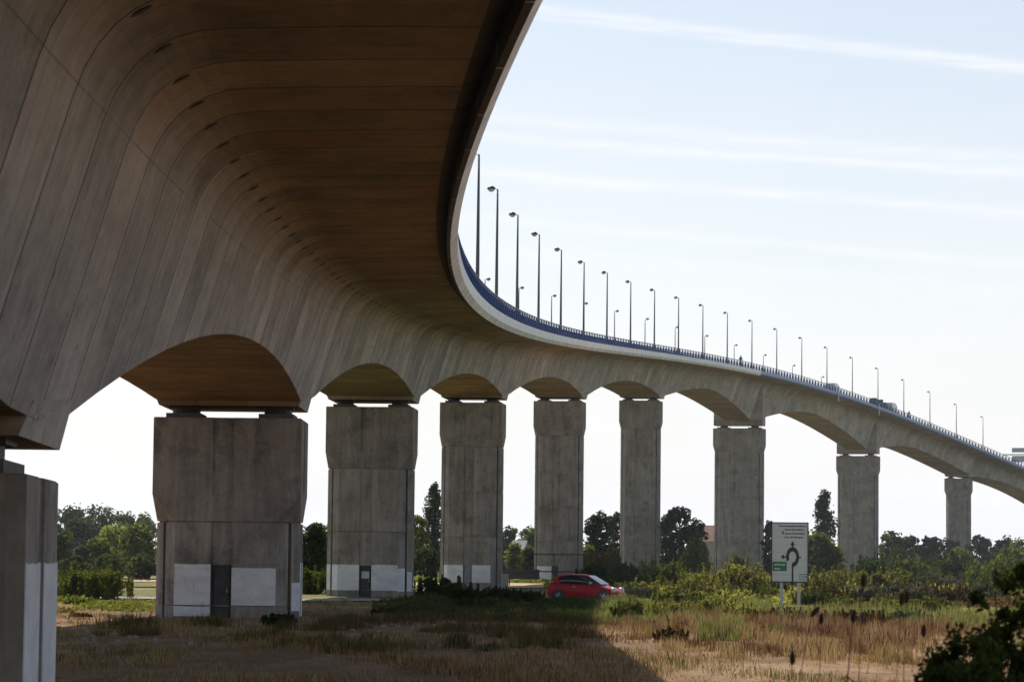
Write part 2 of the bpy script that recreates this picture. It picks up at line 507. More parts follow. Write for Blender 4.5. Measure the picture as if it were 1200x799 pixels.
def at(s, off, z=None):
    """point at station s, offset to the right, z relative to the camera level (alignment units) -> metres"""
    x = float(np.interp(s, SG, AX)); y = float(np.interp(s, SG, AY)); t = float(np.interp(s, SG, TH))
    if s < -120: x += (s + 120) * math.sin(t); y += (s + 120) * math.cos(t)
    if s > 598: x += (s - 598) * math.sin(t); y += (s - 598) * math.cos(t)
    z = z_edge(s) if z is None else z
    return ((x + off * math.cos(t)) * K, (y - off * math.sin(t)) * K, z * K + CAM_H), t

PIER_S = [-57.914, 0.0, 58.566, 116.423, 173.055, 229.394, 300.218, 386.393, 458.272, 515.5, 572.5]
PIER_ZT = [0.787, 4.1293, 7.5720, 10.980, 14.2494, 17.4818, 17.8029, 17.4040, 16.0044, None, None]
PIER_ZT = [z if z is not None else z_edge(s) - 4.3 for z, s in zip(PIER_ZT, PIER_S)]
GAP = .37
FOOT = [z_edge(s + .7) - zt - GAP for s, zt in zip(PIER_S, PIER_ZT)]     # depth of the girder foot below the edge line
ARCH_END = [FOOT[i] - .25 for i in range(11)]
ARCH_END[6] = 5.30; ARCH_END[7] = 5.35
MID = [2.36, 2.22, 2.22, 2.22, 2.22, 2.14, 2.42, 2.45, 2.3, 2.3]
MIDT = [.5, .5, .5, .5, .5, .43, .47, .46, .5, .5]
POW = [2., 2., 2., 2., 2., 1.55, 1.6, 1.7, 2., 2.]

def depth(s):
    c0 = PIER_S[0] + .7
    if s <= c0 + 1.9:
        t = max(0, c0 - 1.9 - s) / 29.
        return MID[0] + (ARCH_END[0] - MID[0]) * (max(0, 1 - t) ** 2 if t < 1 else min(1, (t - 1)) ** 2)
    if s >= PIER_S[-1]: return ARCH_END[-1]
    fc = [p + (.7 if k not in (6, 7) else 0) for k, p in enumerate(PIER_S)]
    fh = [1.9 if k not in (6, 7) else .3 for k in range(11)]
    i = max(k for k in range(11) if s >= fc[k] - fh[k])
    if s <= fc[i] + fh[i] or i > 9: return ARCH_END[i]
    a0, a1 = fc[i] + fh[i], fc[i + 1] - fh[i + 1]
    t = (s - a0) / (a1 - a0)
    t0 = MIDT[i]
    if t < t0: return MID[i] + (ARCH_END[i] - MID[i]) * ((t0 - t) / t0) ** POW[i]
    return MID[i] + (ARCH_END[i + 1] - MID[i]) * ((t - t0) / (1 - t0)) ** POW[i]

BR, BL = 6.87, 6.10           # deck half widths right and left
KW, HWF = .30, 2.05           # web inclination, half width of the foot (at depth 4)
def half_width(D): return HWF + KW * (4.0 - D)

def section(D, shrink=0.0):
    """cross section of the concrete girder: list of (off, depth, warm, mat) from the right tip under the deck to the left tip, then the top"""
    P = []
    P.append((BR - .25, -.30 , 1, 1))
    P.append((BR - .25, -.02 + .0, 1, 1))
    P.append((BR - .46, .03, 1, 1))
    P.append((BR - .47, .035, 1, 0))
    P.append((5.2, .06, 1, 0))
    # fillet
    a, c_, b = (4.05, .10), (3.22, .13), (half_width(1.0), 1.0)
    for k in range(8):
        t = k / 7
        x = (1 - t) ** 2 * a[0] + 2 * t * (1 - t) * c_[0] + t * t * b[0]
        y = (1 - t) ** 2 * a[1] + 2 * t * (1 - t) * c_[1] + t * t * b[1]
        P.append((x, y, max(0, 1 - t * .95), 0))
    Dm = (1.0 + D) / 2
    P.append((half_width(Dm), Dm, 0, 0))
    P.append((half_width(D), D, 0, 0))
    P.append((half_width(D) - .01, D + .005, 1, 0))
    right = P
    left = []
    for (x, y, w, m) in reversed(P):
        xx = -x
        if x > 4.3: xx = -(4.05 + (x - 4.05) * (BL - .24 - 4.05) / (BR - .24 - 4.05))
        left.append((xx, y, w, m))
    pts = right + left
    out = []
    for (x, y, w, m) in pts:
        if shrink:
            # move the outline inwards
            if y > .9: x = x * (1 - shrink / max(.5, abs(x))); 
            y = y - shrink if y > .01 else y
        out.append((x, y, w, m))
    return out

bridge = empty('road_bridge', at(0, 0, -CAM_H / K)[0])
tag(bridge, 'long curving concrete box girder road bridge with arched spans and blue railing', 'bridge')
BW = Matrix.Translation(bridge.location).inverted()
def bl(p): return (p[0] - bridge.location.x, p[1] - bridge.location.y, p[2] - bridge.location.z)

def girder_piece(s0, s1, name='girder_segment', joint=True):
    j = .026
    st = [(s0, .05), (s0 + j, 0), (s1 - j, 0), (s1, .05)] if joint else [(s0, 0), (s1, 0)]
    V = []; UV = []; W = []; rings = []
    for s, sh in st:
        sec = section(depth(s), sh)
        ze = z_edge(s)
        L = 0; prev = None; ring = []
        for (x, y, w, m) in sec:
            if prev: L += math.hypot(x - prev[0], y - prev[1]) * K
            prev = (x, y)
            p, t = at(s, x, ze - y)
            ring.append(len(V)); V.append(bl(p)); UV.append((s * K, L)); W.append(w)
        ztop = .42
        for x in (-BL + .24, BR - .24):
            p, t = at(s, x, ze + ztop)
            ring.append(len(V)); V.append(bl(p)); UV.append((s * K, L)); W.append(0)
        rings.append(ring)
    n = len(rings[0]); Fc = []; mi = []
    ms = [q[3] for q in section(3)]
    for ri_, (a, b) in enumerate(zip(rings[:-1], rings[1:])):
        for k in range(n):
            k2 = (k + 1) % n
            Fc.append((a[k], a[k2], b[k2], b[k]))
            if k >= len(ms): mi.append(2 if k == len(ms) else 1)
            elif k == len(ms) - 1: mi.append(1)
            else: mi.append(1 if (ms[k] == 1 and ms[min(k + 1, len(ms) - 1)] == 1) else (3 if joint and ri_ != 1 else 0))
    Fc.append(tuple(rings[0])); mi.append(0)
    Fc.append(tuple(reversed(rings[-1]))); mi.append(0)
    return mesh_obj(name, V, Fc, [M['girder'], M['edge_shade'], M['asphalt'], M['soffit_dark']], bridge, mi, False, UV, None, W)

SEG = 2.70
seg_edges = []
s = -104.0
while s < 590:
    seg_edges.append(s); s += SEG
for a, b in zip(seg_edges[:-1], seg_edges[1:]):
    girder_piece(a, b)

# dark block-outs (lifting pockets) in the fillet at every joint
def pocket(s):
    b = MB()
    V = []
    for ds in (-.22, .22):
        for (x, y) in ((3.58, .245), (3.40, .36), (3.40 + .03, .36 + .03), (3.58 + .03, .245 + .03)):
            pass
    c, t = at(s, 3.47, z_edge(s) - .262 - .02)
    # small oval recess plate following the curve of the fillet
    n = 10
    V = [bl(c)]
    for k in range(n):
        a = 2 * math.pi * k / n
        du, dv = .10 * math.cos(a), .105 * math.sin(a)
        p, _ = at(s + du, 3.47 + dv * .90, z_edge(s + du) - .262 - .016 + dv * .50)
        V.append(bl(p))
    p, _ = at(s, 3.47, z_edge(s) - .20)
    V.append(bl(p))
    F_ = [(0, 1 + (k + 1) % n, 1 + k) for k in range(n)] + [(n + 1, 1 + k, 1 + (k + 1) % n) for k in range(n)]
    mesh_obj('lifting_pocket', V, F_, M['soffit_dark'], bridge)
for i, e in enumerate(seg_edges):
    if -70 < e < 240: pocket(e + .22)

# pier feet of the girder and the transverse ribs over the two widest piers
for i, ps in enumerate(PIER_S[:10]):
    V = []; D1 = FOOT[i]; D0 = D1 - .45; cs = ps + .7
    half = 1.9
    if i in (6, 7):
        D0 = D1 - .80; half = 1.15; cs = ps
    wlow = half_width(D1) + .01 if i not in (6, 7) else 3.26
    wup = half_width(D0) + .014 if i not in (6, 7) else 3.26
    zbot = PIER_ZT[i] + GAP
    for ds in (-half, half):
        ze = z_edge(cs + ds)
        for (x, zz) in ((-wlow, zbot), (wlow, zbot), (wup, ze - D0), (-wup, ze - D0)):
            V.append(bl(at(cs + ds, x, zz)[0]))
    Vs = V; V = []; Fc = []; W = []
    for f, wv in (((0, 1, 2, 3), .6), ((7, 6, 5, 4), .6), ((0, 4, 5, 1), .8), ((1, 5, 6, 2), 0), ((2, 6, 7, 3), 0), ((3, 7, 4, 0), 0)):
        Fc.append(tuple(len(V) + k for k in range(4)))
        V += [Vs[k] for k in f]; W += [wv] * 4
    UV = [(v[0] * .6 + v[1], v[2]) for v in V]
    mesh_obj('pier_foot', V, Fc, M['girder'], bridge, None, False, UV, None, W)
    if i in (6, 7):
        for sd in (-1, 1):
            V = []
            for ds in (-half, half):
                ze = z_edge(ps + ds)
                for (x, D) in ((3.258, D1 - .70), (3.258, 1.05), (half_width(1.05) - .25, .95), (half_width(D1) - .35, D1 - .70)):
                    V.append(bl(at(ps + ds, sd * x, ze - D)[0]))
            Fc = [(0, 1, 2, 3), (7, 6, 5, 4), (0, 4, 5, 1), (1, 5, 6, 2), (2, 6, 7, 3), (3, 7, 4, 0)]
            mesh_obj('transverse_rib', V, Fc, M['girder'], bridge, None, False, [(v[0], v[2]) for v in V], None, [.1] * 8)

# fascia panels (both sides), 5 units long with open joints
def fascia(s0, s1, side):
    B = BR if side > 0 else BL
    prof = [(B, .42), (B, 0.0), (B - .16, -.22), (B - .24, -.22), (B - .24, -.02), (B - .24, .42)]
    V = []
    for s in (s0 + .02, (s0 + s1) / 2, s1 - .02):
        ze = z_edge(s)
        for (x, h) in prof: V.append(bl(at(s, side * x, ze + h)[0]))
    n = len(prof); Fc = []; mi = []
    for r in range(2):
        for k in range(n):
            k2 = (k + 1) % n
            f = (r * n + k, (r + 1) * n + k, (r + 1) * n + k2, r * n + k2)
            Fc.append(f if side > 0 else tuple(reversed(f)))
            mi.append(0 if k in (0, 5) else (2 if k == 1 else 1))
    Fc.append(tuple(range(n))); mi.append(0)
    Fc.append(tuple(2 * n + k for k in reversed(range(n)))); mi.append(0)
    mats = [M['fascia'] if s0 < 275 else M['fascia_far_shade'], M['edge_shade'] if s0 < 275 else M['rail'], M['fascia_low'] if s0 < 275 else M['rail']]  # far panels switch to colours with the blue shade painted in
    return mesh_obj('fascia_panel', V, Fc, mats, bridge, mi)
s = -104.0
while s < 585:
    fascia(s, s + 5, 1)
    s += 5
s = -104.0
while s < 585:
    fascia(s, s + 15, -1); s += 15

# railing: transverse blue posts and rails
post_mb = MB()
post_mb.box((-.04, 0, .30), (.34, .05, .60), taper=.75).box((-.02, 0, .70), (.12, .05, .24))
post_mb.box((-.02, 0, .42), (.05, .09, .84))
post_mesh = None
def post(s, side):
    global post_mesh
    B = BR if side > 0 else BL
    p, t = at(s, side * (B - .13), z_edge(s) + .42)
    if post_mesh is None:
        o = post_mb.build('railing_post', M['rail'], bridge); post_mesh = o.data
    else:
        o = bpy.data.objects.new('railing_post', post_mesh); COL.objects.link(o); o.parent = bridge
    o.location = bl(p); o.rotation_euler = (0, 0, -t + (math.pi if side < 0 else 0))
s = -62.0
while s < 590:
    post(s, 1); s += 2.25
def rail_run(side, h, r, name, s0, s1, step=6.0, mat='rail', inset=.13):
    b = MB(); B = BR if side > 0 else BL
    pts = []
    s = s0
    while s <= s1:
        pts.append(bl(at(s, side * (B - inset), z_edge(s) + .42 + h / K)[0])); s += step
    b.tube(pts, r, 6)
    return b.build(name, M[mat], bridge)
for h in (.18, .36, .54, .72):
    rail_run(1, h, .028, 'rail', -100, 588)
rail_run(1, .84, .045, 'handrail', -100, 588)
for h in (.3, .6):
    rail_run(-1, h, .03, 'rail', -100, 588)
rail_run(-1, .84, .045, 'handrail', -100, 588)
# expansion joint covers on the fascia
for sj in (337.5, 369.5):
    p, t = at(sj, BR + .07, z_edge(sj) - .10)
    b = MB().box((0, 0, 0), (.12, .55, 2.1))
    o = b.build('joint_cover', M['rail_pale'], bridge); o.location = bl(p); o.rotation_euler = (0, 0, -t)

# abutment behind the camera
p, t = at(-105.5, 0, -CAM_H / K)
ab = MB().box((0, 0, 1.0), (9.6, 3.0, 4.6)).box((0, -2.0, 2.2), (15.2, 1.6, 8.2)).build('bridge_abutment', M['pier'])
ab.location = p; ab.rotation_euler = (0, 0, -t)
tag(ab, 'concrete abutment wall where the bridge girder starts', 'abutment')

# ------------------------------------------------------------------ terrain
def _h(x, y):
    return (np.sin(x * .13 + 1.3) * np.cos(y * .09) * .05 + np.sin(x * .41 + y * .23) * .035 + np.sin(x * .037 - y * .021 + 2) * .10)
def gz(x, y):
    x = np.asarray(x, float); y = np.asarray(y, float)
    z = _h(x, y)
    z = z - np.clip((y - 190) / 160, 0, 1) * .35
    # low bank left, between the first two piers
    z = z + .35 * np.exp(-(((x + 23) / 7) ** 2 + ((y - 118) / 10) ** 2))
    # hill far left
    z = z + 9 * np.exp(-(((x + 330) / 230) ** 2 + ((y - 900) / 330) ** 2)) * np.clip((y - 380) / 300, 0, 1)
    return z
def gzf(x, y): return float(gz(x, y))
xs = np.concatenate([-np.geomspace(60, 2000, 24)[::-1], np.linspace(-58, 58, 100), np.geomspace(60, 2000, 24)])
ys = np.concatenate([np.linspace(-300, 25, 12), np.linspace(30, 260, 140), np.geomspace(264, 3200, 52)])
X, Y = np.meshgrid(xs, ys)
Z = gz(X, Y) + rng.normal(0, .012, X.shape) * (Y < 260)
V = np.stack([X.ravel(), Y.ravel(), Z.ravel()], 1)
nx, ny = len(xs), len(ys)
Fg = [(j * nx + i, j * nx + i + 1, (j + 1) * nx + i + 1, (j + 1) * nx + i) for j in range(ny - 1) for i in range(nx - 1)]
gr = mesh_obj('ground', V, Fg, M['ground'], None, None, True)
tag(gr, 'dry brown meadow under and beside the bridge', None, None, 'structure')

def strip(name, ctr, width, mat, lift, label, kind='structure'):
    V = []; Fc = []
    for i, (x, y) in enumerate(ctr):
        x2, y2 = ctr[min(i + 1, len(ctr) - 1)]; x1, y1 = ctr[max(i - 1, 0)]
        d = Vector((x2 - x1, y2 - y1)).normalized(); nrm = Vector((-d.y, d.x))
        for k in range(5):
            q = (k / 4 - .5) * width
            px, py = x + nrm.x * q, y + nrm.y * q
            V.append((px, py, gzf(px, py) + lift))
    for i in range(len(ctr) - 1):
        for k in range(4):
            Fc.append((i * 5 + k, i * 5 + k + 1, (i + 1) * 5 + k + 1, (i + 1) * 5 + k))
    o = mesh_obj(name, V, Fc, M[mat], None, None, True)
    tag(o, label, None, None, kind)
    return o
strip('road', [(-90 + i * 2.5, 153 + .0006 * (-90 + i * 2.5 + 20) ** 2) for i in range(80)], 6.0, 'road', .05, 'pale asphalt road passing beneath the bridge, the red car on it')
strip('verge', [(15 + i * 2.0, 135 + .01 * i) for i in range(22)], 24.0, 'lawn', .02, 'mown bright yellow green verge running in front of the direction sign')
strip('field', [(-60 + i * 4.0, 262) for i in range(34)], 34.0, 'soil', .06, 'bare pale brown field beyond the bridge piers')

# ------------------------------------------------------------------ piers
def oct_profile(W, T, full, recess=.04, door=False):
    """plan outline, ccw from above.  full: capital block; otherwise shaft with bevelled corners and grooves"""
    w, h = W / 2, T / 2
    xd0, xd1 = -.48, .20
    recess = recess if recess > .1 else .075
    def face(y, sgn):
        # front face (sgn -1) from left to right, with the shallow door band
        if sgn < 0: return [(xd0 - .03, y), (xd0, y + recess), (xd1, y + recess), (xd1 + .03, y)]
        return [(-xd0 + .03, y), (-xd0, y - recess), (-xd1, y - recess), (-xd1 - .03, y)]
    P = []
    sl = [(w, -.22), (w - .12, -.18), (w - .12, .18), (w, .22)]
    if full:
        P += [(-w, -h)] + face(-h, -1) + [(w, -h)] + sl + [(w, h)] + face(h, 1) + [(-w, h)] + [(-a, -b) for a, b in sl]
        return P
    w -= .06
    c0 = w * FACET
    cx = w - .40
    L = lambda u, e=0.0: (c0 + (w - c0) * u - e * FD / math.hypot(FD, w - c0), -h + FD * u + e * (w - c0) / math.hypot(FD, w - c0))
    q = [L(0), L(.50), L(.50, .20), L(.64, .20), L(.64), L(1)]
    sl = [(w, -.22), (w - .12, -.18), (w - .12, .18), (w, .22)]
    P = face(-h, -1) + q + sl
    P += [(a, -b) for a, b in reversed(q)]
    P += face(h, 1)
    P += [(-a, -b) for a, b in q] + [(-a, -b) for a, b in sl] + [(-a, b) for a, b in reversed(q)]
    return P

FACET, FD = .70, 1.12
PIER_BASE = {}
def make_pier(i, W, T, label, paint_h=2.0, door='door', paint=None, door_y=None):
    s = PIER_S[i]
    p, t = at(s, 0, 0)
    zg = gzf(p[0], p[1]) - .05
    top = PIER_ZT[i] * K + CAM_H
    H = top - zg
    root = empty('bridge_pier', (p[0], p[1], zg), -t)
    tag(root, label, 'bridge pier', 'concrete piers carrying the bridge')
    CAP = min(3.66, H - .02)
    full = oct_profile(W, T, True)
    sh = oct_profile(W, T, False)
    b = MB()
    tr = min(.95, CAP * .3)
    z1 = H
    chf = [(x * .985, y * .985) for x, y in full]
    b.prism(full, H - CAP + tr, z1 - .03)
    b.prism(full, z1 - .03, z1, top=chf)
    if H > 4.5:
        # chamfered transition: sloping triangular corners under the capital
        w, h = W / 2, T / 2; c0 = (w - .06) * FACET; z0c, z1c = H - CAP, H - CAP + tr
        for sy in (-1, 1):
            Vt = [(-w, sy * h, z1c), (w, sy * h, z1c), (-c0, sy * h, z0c), (c0, sy * h, z0c), (-w + .06, sy * (h - FD), z0c), (w - .06, sy * (h - FD), z0c)]
            Ft = [(2, 3, 1, 0), (4, 2, 0), (3, 5, 1)]
            b.add(Vt, Ft if sy < 0 else [tuple(reversed(f)) for f in Ft])
        for sx in (-1, 1):
            Vt = [(sx * w, -h, z1c), (sx * w, h, z1c), (sx * (w - .06), -h + FD, z0c), (sx * (w - .06), h - FD, z0c)]
            b.add(Vt, [(2, 3, 1, 0)] if sx > 0 else [(3, 2, 0, 1)])
        lo = [(-w + .06, -h + FD), (-c0, -h), (c0, -h), (w - .06, -h + FD), (w - .06, h - FD), (c0, h), (-c0, h), (-w + .06, h - FD)]
        b.add([(x, y, z0c) for x, y in lo], [tuple(reversed(range(8)))])
    else:
        b.prism(full, -.3, H - CAP + tr)
    b.build('capital', M['pier'], root)
    # shaft lifts from the top down, with open joints
    z = H - CAP
    DOOR = 1.9 if door else 0
    zb = .48
    jn = .055
    while z > zb + .3:
        z0 = max(z - 3.75, zb)
        if z0 - zb < 1.0: z0 = zb
        bb = MB()
        bb.prism([(x * .972, y * .955) for x, y in sh], z - jn, z)
        zz = z - jn
        if z0 <= zb + .01 and DOOR and zz > DOOR:
            deep = oct_profile(W, T, False, .30)
            bb.prism(sh, DOOR, zz)
            bb.prism(deep, zb, DOOR)
        else:
            bb.prism(sh, z0, zz)
        bb.build('shaft_lift', M['pier'], root)
        z = z0
    if H > 4.5:
        bb = MB()
        fl = oct_profile(W, T, False, .30)
        bb.prism([(x * 1.002, y * 1.003) for x, y in fl], -.4, zb - .03)
        bb.prism([(x * .985, y * .975) for x, y in sh], zb - .03, zb)
        bb.build('plinth', M['pier'], root)
    # bearings and plinths on top
    for sx in (-1, 1):
        MB().box((sx * W * .315, 0, H + .09), (W * .235, T * .62, .18)).build('bearing_plinth', M['pad'], root)
        g = MB()
        rr = .50 if i not in (6, 7) else .6
        gap = GAP * K
        g.tube([(sx * W * .315, 0, H + .181), (sx * W * .315, 0, H + gap - .07)], rr, 14)
        g.box((sx * W * .315, 0, H + gap - .035), (1.15, 1.15, .066))
        g.build('bearing', M['bearing'], root)
    # door in its niche
    if door and H > 4.5:
        d = MB()
        yf = -T / 2
        d.box((-.14, yf + .25, .06 + .92), (.60, .05, 1.84))
        d.box((-.14, yf + .218, 1.0), (.50, .016, 1.55))
        dd = d.build('door', M[door], root)
        MB().box((.06, yf + .205, 1.0), (.03, .05, .14)).build('handle', M['sign_grey'], dd)
        if i == 2:
            MB().box((-.14, yf + .20, 1.35), (.46, .012, .42)).build('notice', M['sign_white'], dd)
    # painted areas: thin coats on single faces
    if paint:
        for (x0, y0, x1, y1, z0, z1) in paint:
            q = MB()
            d = Vector((x1 - x0, y1 - y0)).normalized(); n = Vector((d.y, -d.x)) * .014
            nseg = 6; rr_ = random.Random(i * 17 + int(x0 * 10))
            tops = [z1 + rr_.uniform(-.014, .014) for _ in range(nseg + 1)]
            V = []
            for k in range(nseg + 1):
                u = k / nseg
                x, y = x0 + (x1 - x0) * u, y0 + (y1 - y0) * u
                V += [(x + n.x, y + n.y, z0), (x + n.x, y + n.y, tops[k]), (x, y, z0), (x, y, tops[k])]
            Fq = []
            for k in range(nseg):
                a = k * 4; c = a + 4
                Fq += [(a, c, c + 1, a + 1), (a + 1, c + 1, c + 3, a + 3)]
            Fq += [(0, 1, 3, 2), (nseg * 4, nseg * 4 + 2, nseg * 4 + 3, nseg * 4 + 1)]
            mesh_obj('paint_coat', V, Fq, M['paint'], root)
    return root

W0, T0 = 5.23, 3.43
def strips(W, T):
    w, h = W / 2 - .06, T / 2
    c0 = w * FACET
    L = lambda u: (c0 + (w - c0) * u, -h + FD * u)
    N_ = lambda u: (-c0 - (w - c0) * u, -h + FD * u)
    return dict(cl=(-c0, -h, -.51, -h), cr=(.23, -h, c0, -h), fr=(*L(0), *L(.49)), pr=(*L(.65), *L(.99)),
                fl=(*N_(.49), *N_(0)), pl=(*N_(.99), *N_(.65)), s1=(w, -h + FD, w, -.22), s2=(w, .22, w, h - FD),
                gr=(w - .12, -.18, w - .12, .18))
S = strips(W0, T0)
# nearest pier stands only 3 m high: the coat is on the side of its block
w, h = W0 / 2, T0 / 2
make_pier(0, W0, T0, 'nearest stubby bridge pier at the left edge, its slotted side painted white', door=None,
          paint=[(w, -h, w, -.22, -.2, 2.0), (w, .22, w, h, -.2, 2.0), (w - .12, -.18, w - .12, .18, -.2, 2.0)])
make_pier(1, W0, T0, 'wide low bridge pier with two white painted squares beside a dark door', door='door',
          paint=[(*S['cl'], .49, 1.92), (*S['cl'], .10, .44), (*S['cr'], .49, 1.80), (*S['pr'], .3, 1.3), (*S['s1'], .1, 2.0), (*S['s2'], .1, 2.0)])
make_pier(2, W0, T0, 'bridge pier whose dark door carries a pale notice, white paint around its foot', door='door',
          paint=[(*S[k], .44, 1.95) for k in ('cl', 'cr', 'fl', 'pl')] + [(*S['fr'], .40, 1.75), (*S['pr'], .40, 1.55)])
make_pier(3, W0, T0, 'bridge pier with a pale grey door, third pier left of the red car', door='door_pale',
          paint=[(*S[k], .50, 1.95) for k in ('cl', 'cr', 'fl')])
make_pier(4, W0, T0, 'slender bridge pier directly behind the red car', door='door', paint=[(*S['cl'], .5, 1.9), (*S['fl'], .5, 1.9)])
make_pier(5, W0, T0, 'bridge pier rising from dark bushes right of the red car', door=None)
make_pier(6, 7.88, T0, 'broad tall bridge pier just left of the white direction sign', door=None)
make_pier(7, 7.88, T0, 'broad tall bridge pier between the narrow poplar and the round dark bush', door=None)
make_pier(8, 5.47, T0, 'farthest visible bridge pier, above the tree line at the right', door=None)
make_pier(9, 5.47, T0, 'bridge pier beyond the right edge of the view', door=None)

# ------------------------------------------------------------------ street lamps
def build_lamp(kind):
    root = empty('street_lamp')
    H = 6.432 * K - .42 * K - .15
    b = MB()
    b.tube([(0, 0, 0), (0, 0, .5), (0, 0, H * .55), (0, 0, H)], [.105, .10, .075, .05], 10)
    b.box((0, 0, .02), (.34, .34, .04))
    b.build('pole', M['pole'], root, True)
    a = MB(); a.tube([(0, 0, H - .12), (0, 0, H + .02), (-.16, 0, H + .05), (-.22, 0, H + .05)], [.05, .045, .035, .03], 8)
    a.build('arm', M['lampshell'], root, True)
    # dome shell
    V = []; Fc = []; nu, nv = 14, 5
    for j in range(nv + 1):
        ph = j / nv * math.pi / 2
        for k in range(nu):
            th = 2 * math.pi * k / nu
            r = .215 * math.cos(ph)
            V.append((-.36 + r * math.cos(th) * 1.15, r * math.sin(th) * .95, H + .02 + .20 * math.sin(ph)))
    for j in range(nv):
        for k in range(nu):
            Fc.append((j * nu + k, j * nu + (k + 1) % nu, (j + 1) * nu + (k + 1) % nu, (j + 1) * nu + k))
    Fc.append(tuple(reversed(range(nu))))
    hd = mesh_obj('lamp_head', V, Fc, M['lampshell'], root, None, True)
    V = []; Fc = []
    for j in range(4):
        ph = j / 3 * math.pi / 2
        for k in range(nu):
            th = 2 * math.pi * k / nu
            r = .18 * math.cos(ph) + .001
            V.append((-.36 + r * math.cos(th) * 1.1, r * math.sin(th) * .95, H + .018 - .15 * math.sin(ph)))
    for j in range(3):
        for k in range(nu):
            Fc.append((j * nu + (k + 1) % nu, j * nu + k, (j + 1) * nu + k, (j + 1) * nu + (k + 1) % nu))
    mesh_obj('bowl', V, Fc, M['lampglass'], hd, None, True)
    return root
def copy_tree(o, parent=None):
    c = o.copy(); COL.objects.link(c)
    if parent: c.parent = parent
    for ch in list(o.children): copy_tree(ch, c)
    return c
lamp0 = build_lamp(0)
ordn = ['first', 'second', 'third', 'fourth', 'fifth', 'sixth', 'seventh', 'eighth', 'ninth', 'tenth', 'eleventh', 'twelfth', 'thirteenth', 'fourteenth',
        'fifteenth', 'sixteenth', 'seventeenth', 'eighteenth', 'nineteenth', 'twentieth', 'twenty-first', 'twenty-second', 'twenty-third', 'twenty-fourth']
first = True
def put_lamp(s, side, label, group):
    global first
    o = lamp0 if first else copy_tree(lamp0)
    first = False
    B = BR if side > 0 else BL
    p, t = at(s, (BR - .30) if side > 0 else -5.5, z_edge(s) + .42)
    o.location = p
    o.rotation_euler = (0, 0, -t + (math.pi if side < 0 else 0))
    tag(o, label, 'street lamp', group)
rl = {0: 'tallest street lamp, closest to the curved white deck edge, its head hidden', 1: 'second tall lamp from the left on the near railing', }
for k in range(22):
    lb = rl.get(k, 'tall lamp on the near blue railing, %s from the left' % ordn[k])
    if k == 17: lb = 'near side lamp rising behind the flatbed load on the bridge, %s from the left' % ordn[k]
    if k == 21: lb = 'near side lamp standing just left of the grey gantry panels'
    put_lamp(30.4 + 20 * k, 1, lb, 'tall lamps along the near railing of the bridge')
for k in range(12):
    lb = 'small distant lamp on the far side of the deck, %s from the left' % ordn[k]
    if k == 0: lb = 'small distant lamp head between the two tallest near lamps'
    if k == 3: lb = 'small far side lamp lined up behind the sixth tall lamp'
    put_lamp(164 + 20 * k, -1, lb, 'small lamps along the far side of the bridge')

# ------------------------------------------------------------------ things on the bridge
def on_deck(o, s, off, rev=False):
    p, t = at(s, off, z_edge(s) + .42)
    o.location = p; o.rotation_euler = (0, 0, -t + (math.pi if rev else 0))

def wheel(root, x, y, r, w=.22):
    wv = MB(); wv.tube([(x - w / 2, y, r), (x + w / 2, y, r)], r, 18)
    t = wv.build('wheel', M['sign_black'], root)
    rm = MB(); rm.tube([(x - w / 2 - .01, y, r), (x + w / 2 + .01, y, r)], r * .6, 12)
    rm.build('rim', M['sign_grey'], t)

def loft_box(st, mat, name, root, m2=None):
    """st: list of (y, halfwidth, z0, z1, inset_top): closed loft along y"""
    V = []; Fc = []
    n = 6
    for (y, w, z0, z1, it) in st:
        V += [(-w, y, z0), (w, y, z0), (w, y, z0 + (z1 - z0) * .65), (w - it, y, z1), (-w + it, y, z1), (-w, y, z0 + (z1 - z0) * .65)]
    for r in range(len(st) - 1):
        for k in range(n):
            Fc.append((r * n + k, r * n + (k + 1) % n, (r + 1) * n + (k + 1) % n, (r + 1) * n + k))
    Fc.append(tuple(reversed(range(n)))); Fc.append(tuple((len(st) - 1) * n + k for k in range(n)))
    return mesh_obj(name, V, Fc, mat, root)

def make_van(label, body, h, L, s, off, cat='van'):
    root = empty('delivery_van')
    tag(root, label, cat)
    w = .95
    loft_box([(-L / 2, w - .04, .35, h - .06, .16), (-L / 2 + .1, w, .3, h, .14), (L / 2 - 1.9, w, .3, h, .14), (L / 2 - 1.25, w, .3, h - .12, .2), (L / 2 - .75, w, .3, 1.25, .12), (L / 2 - .1, w - .05, .32, 1.02, .15), (L / 2, w - .15, .4, .9, .2)],
             body, 'body', root)
    g = MB()
    for sx in (-1, 1):
        g.box((sx * (w + .004), L / 2 - 1.75, h * .72), (.02, .8, .5))
    g.build('side_window', M['window'], root)
    V = [(-w + .12, L / 2 - .74, 1.28), (w - .12, L / 2 - .74, 1.28), (w - .25, L / 2 - 1.20, h - .17), (-w + .25, L / 2 - 1.20, h - .17)]
    V = [(a, b + .03, c + .03) for a, b, c in V] + V
    mesh_obj('windscreen', V, [(0, 1, 2, 3), (7, 6, 5, 4), (0, 4, 5, 1), (1, 5, 6, 2), (2, 6, 7, 3), (3, 7, 4, 0)], M['window'], root)
    for sx in (-1, 1):
        wheel(root, sx * (w - .12), L / 2 - .95, .34); wheel(root, sx * (w - .12), -L / 2 + .9, .34)
    on_deck(root, s, off)
    return root
van_white = simple('van_white_paint', (.55, .57, .60), .35, coat=.4)
van_silver = simple('van_silver_paint', (.34, .36, .39), .35, metal=.3, coat=.4)
make_van('pale van on the bridge just right of the first joint cover', van_white, 2.15, 5.0, 346.5, 4.4)
make_van('silver grey van driving behind the dark flatbed load on the bridge', van_silver, 2.6, 5.6, 390.5, 4.4)
ft = empty('flatbed_truck')
tag(ft, 'dark flatbed truck on the bridge loaded with two square black blocks', 'truck')
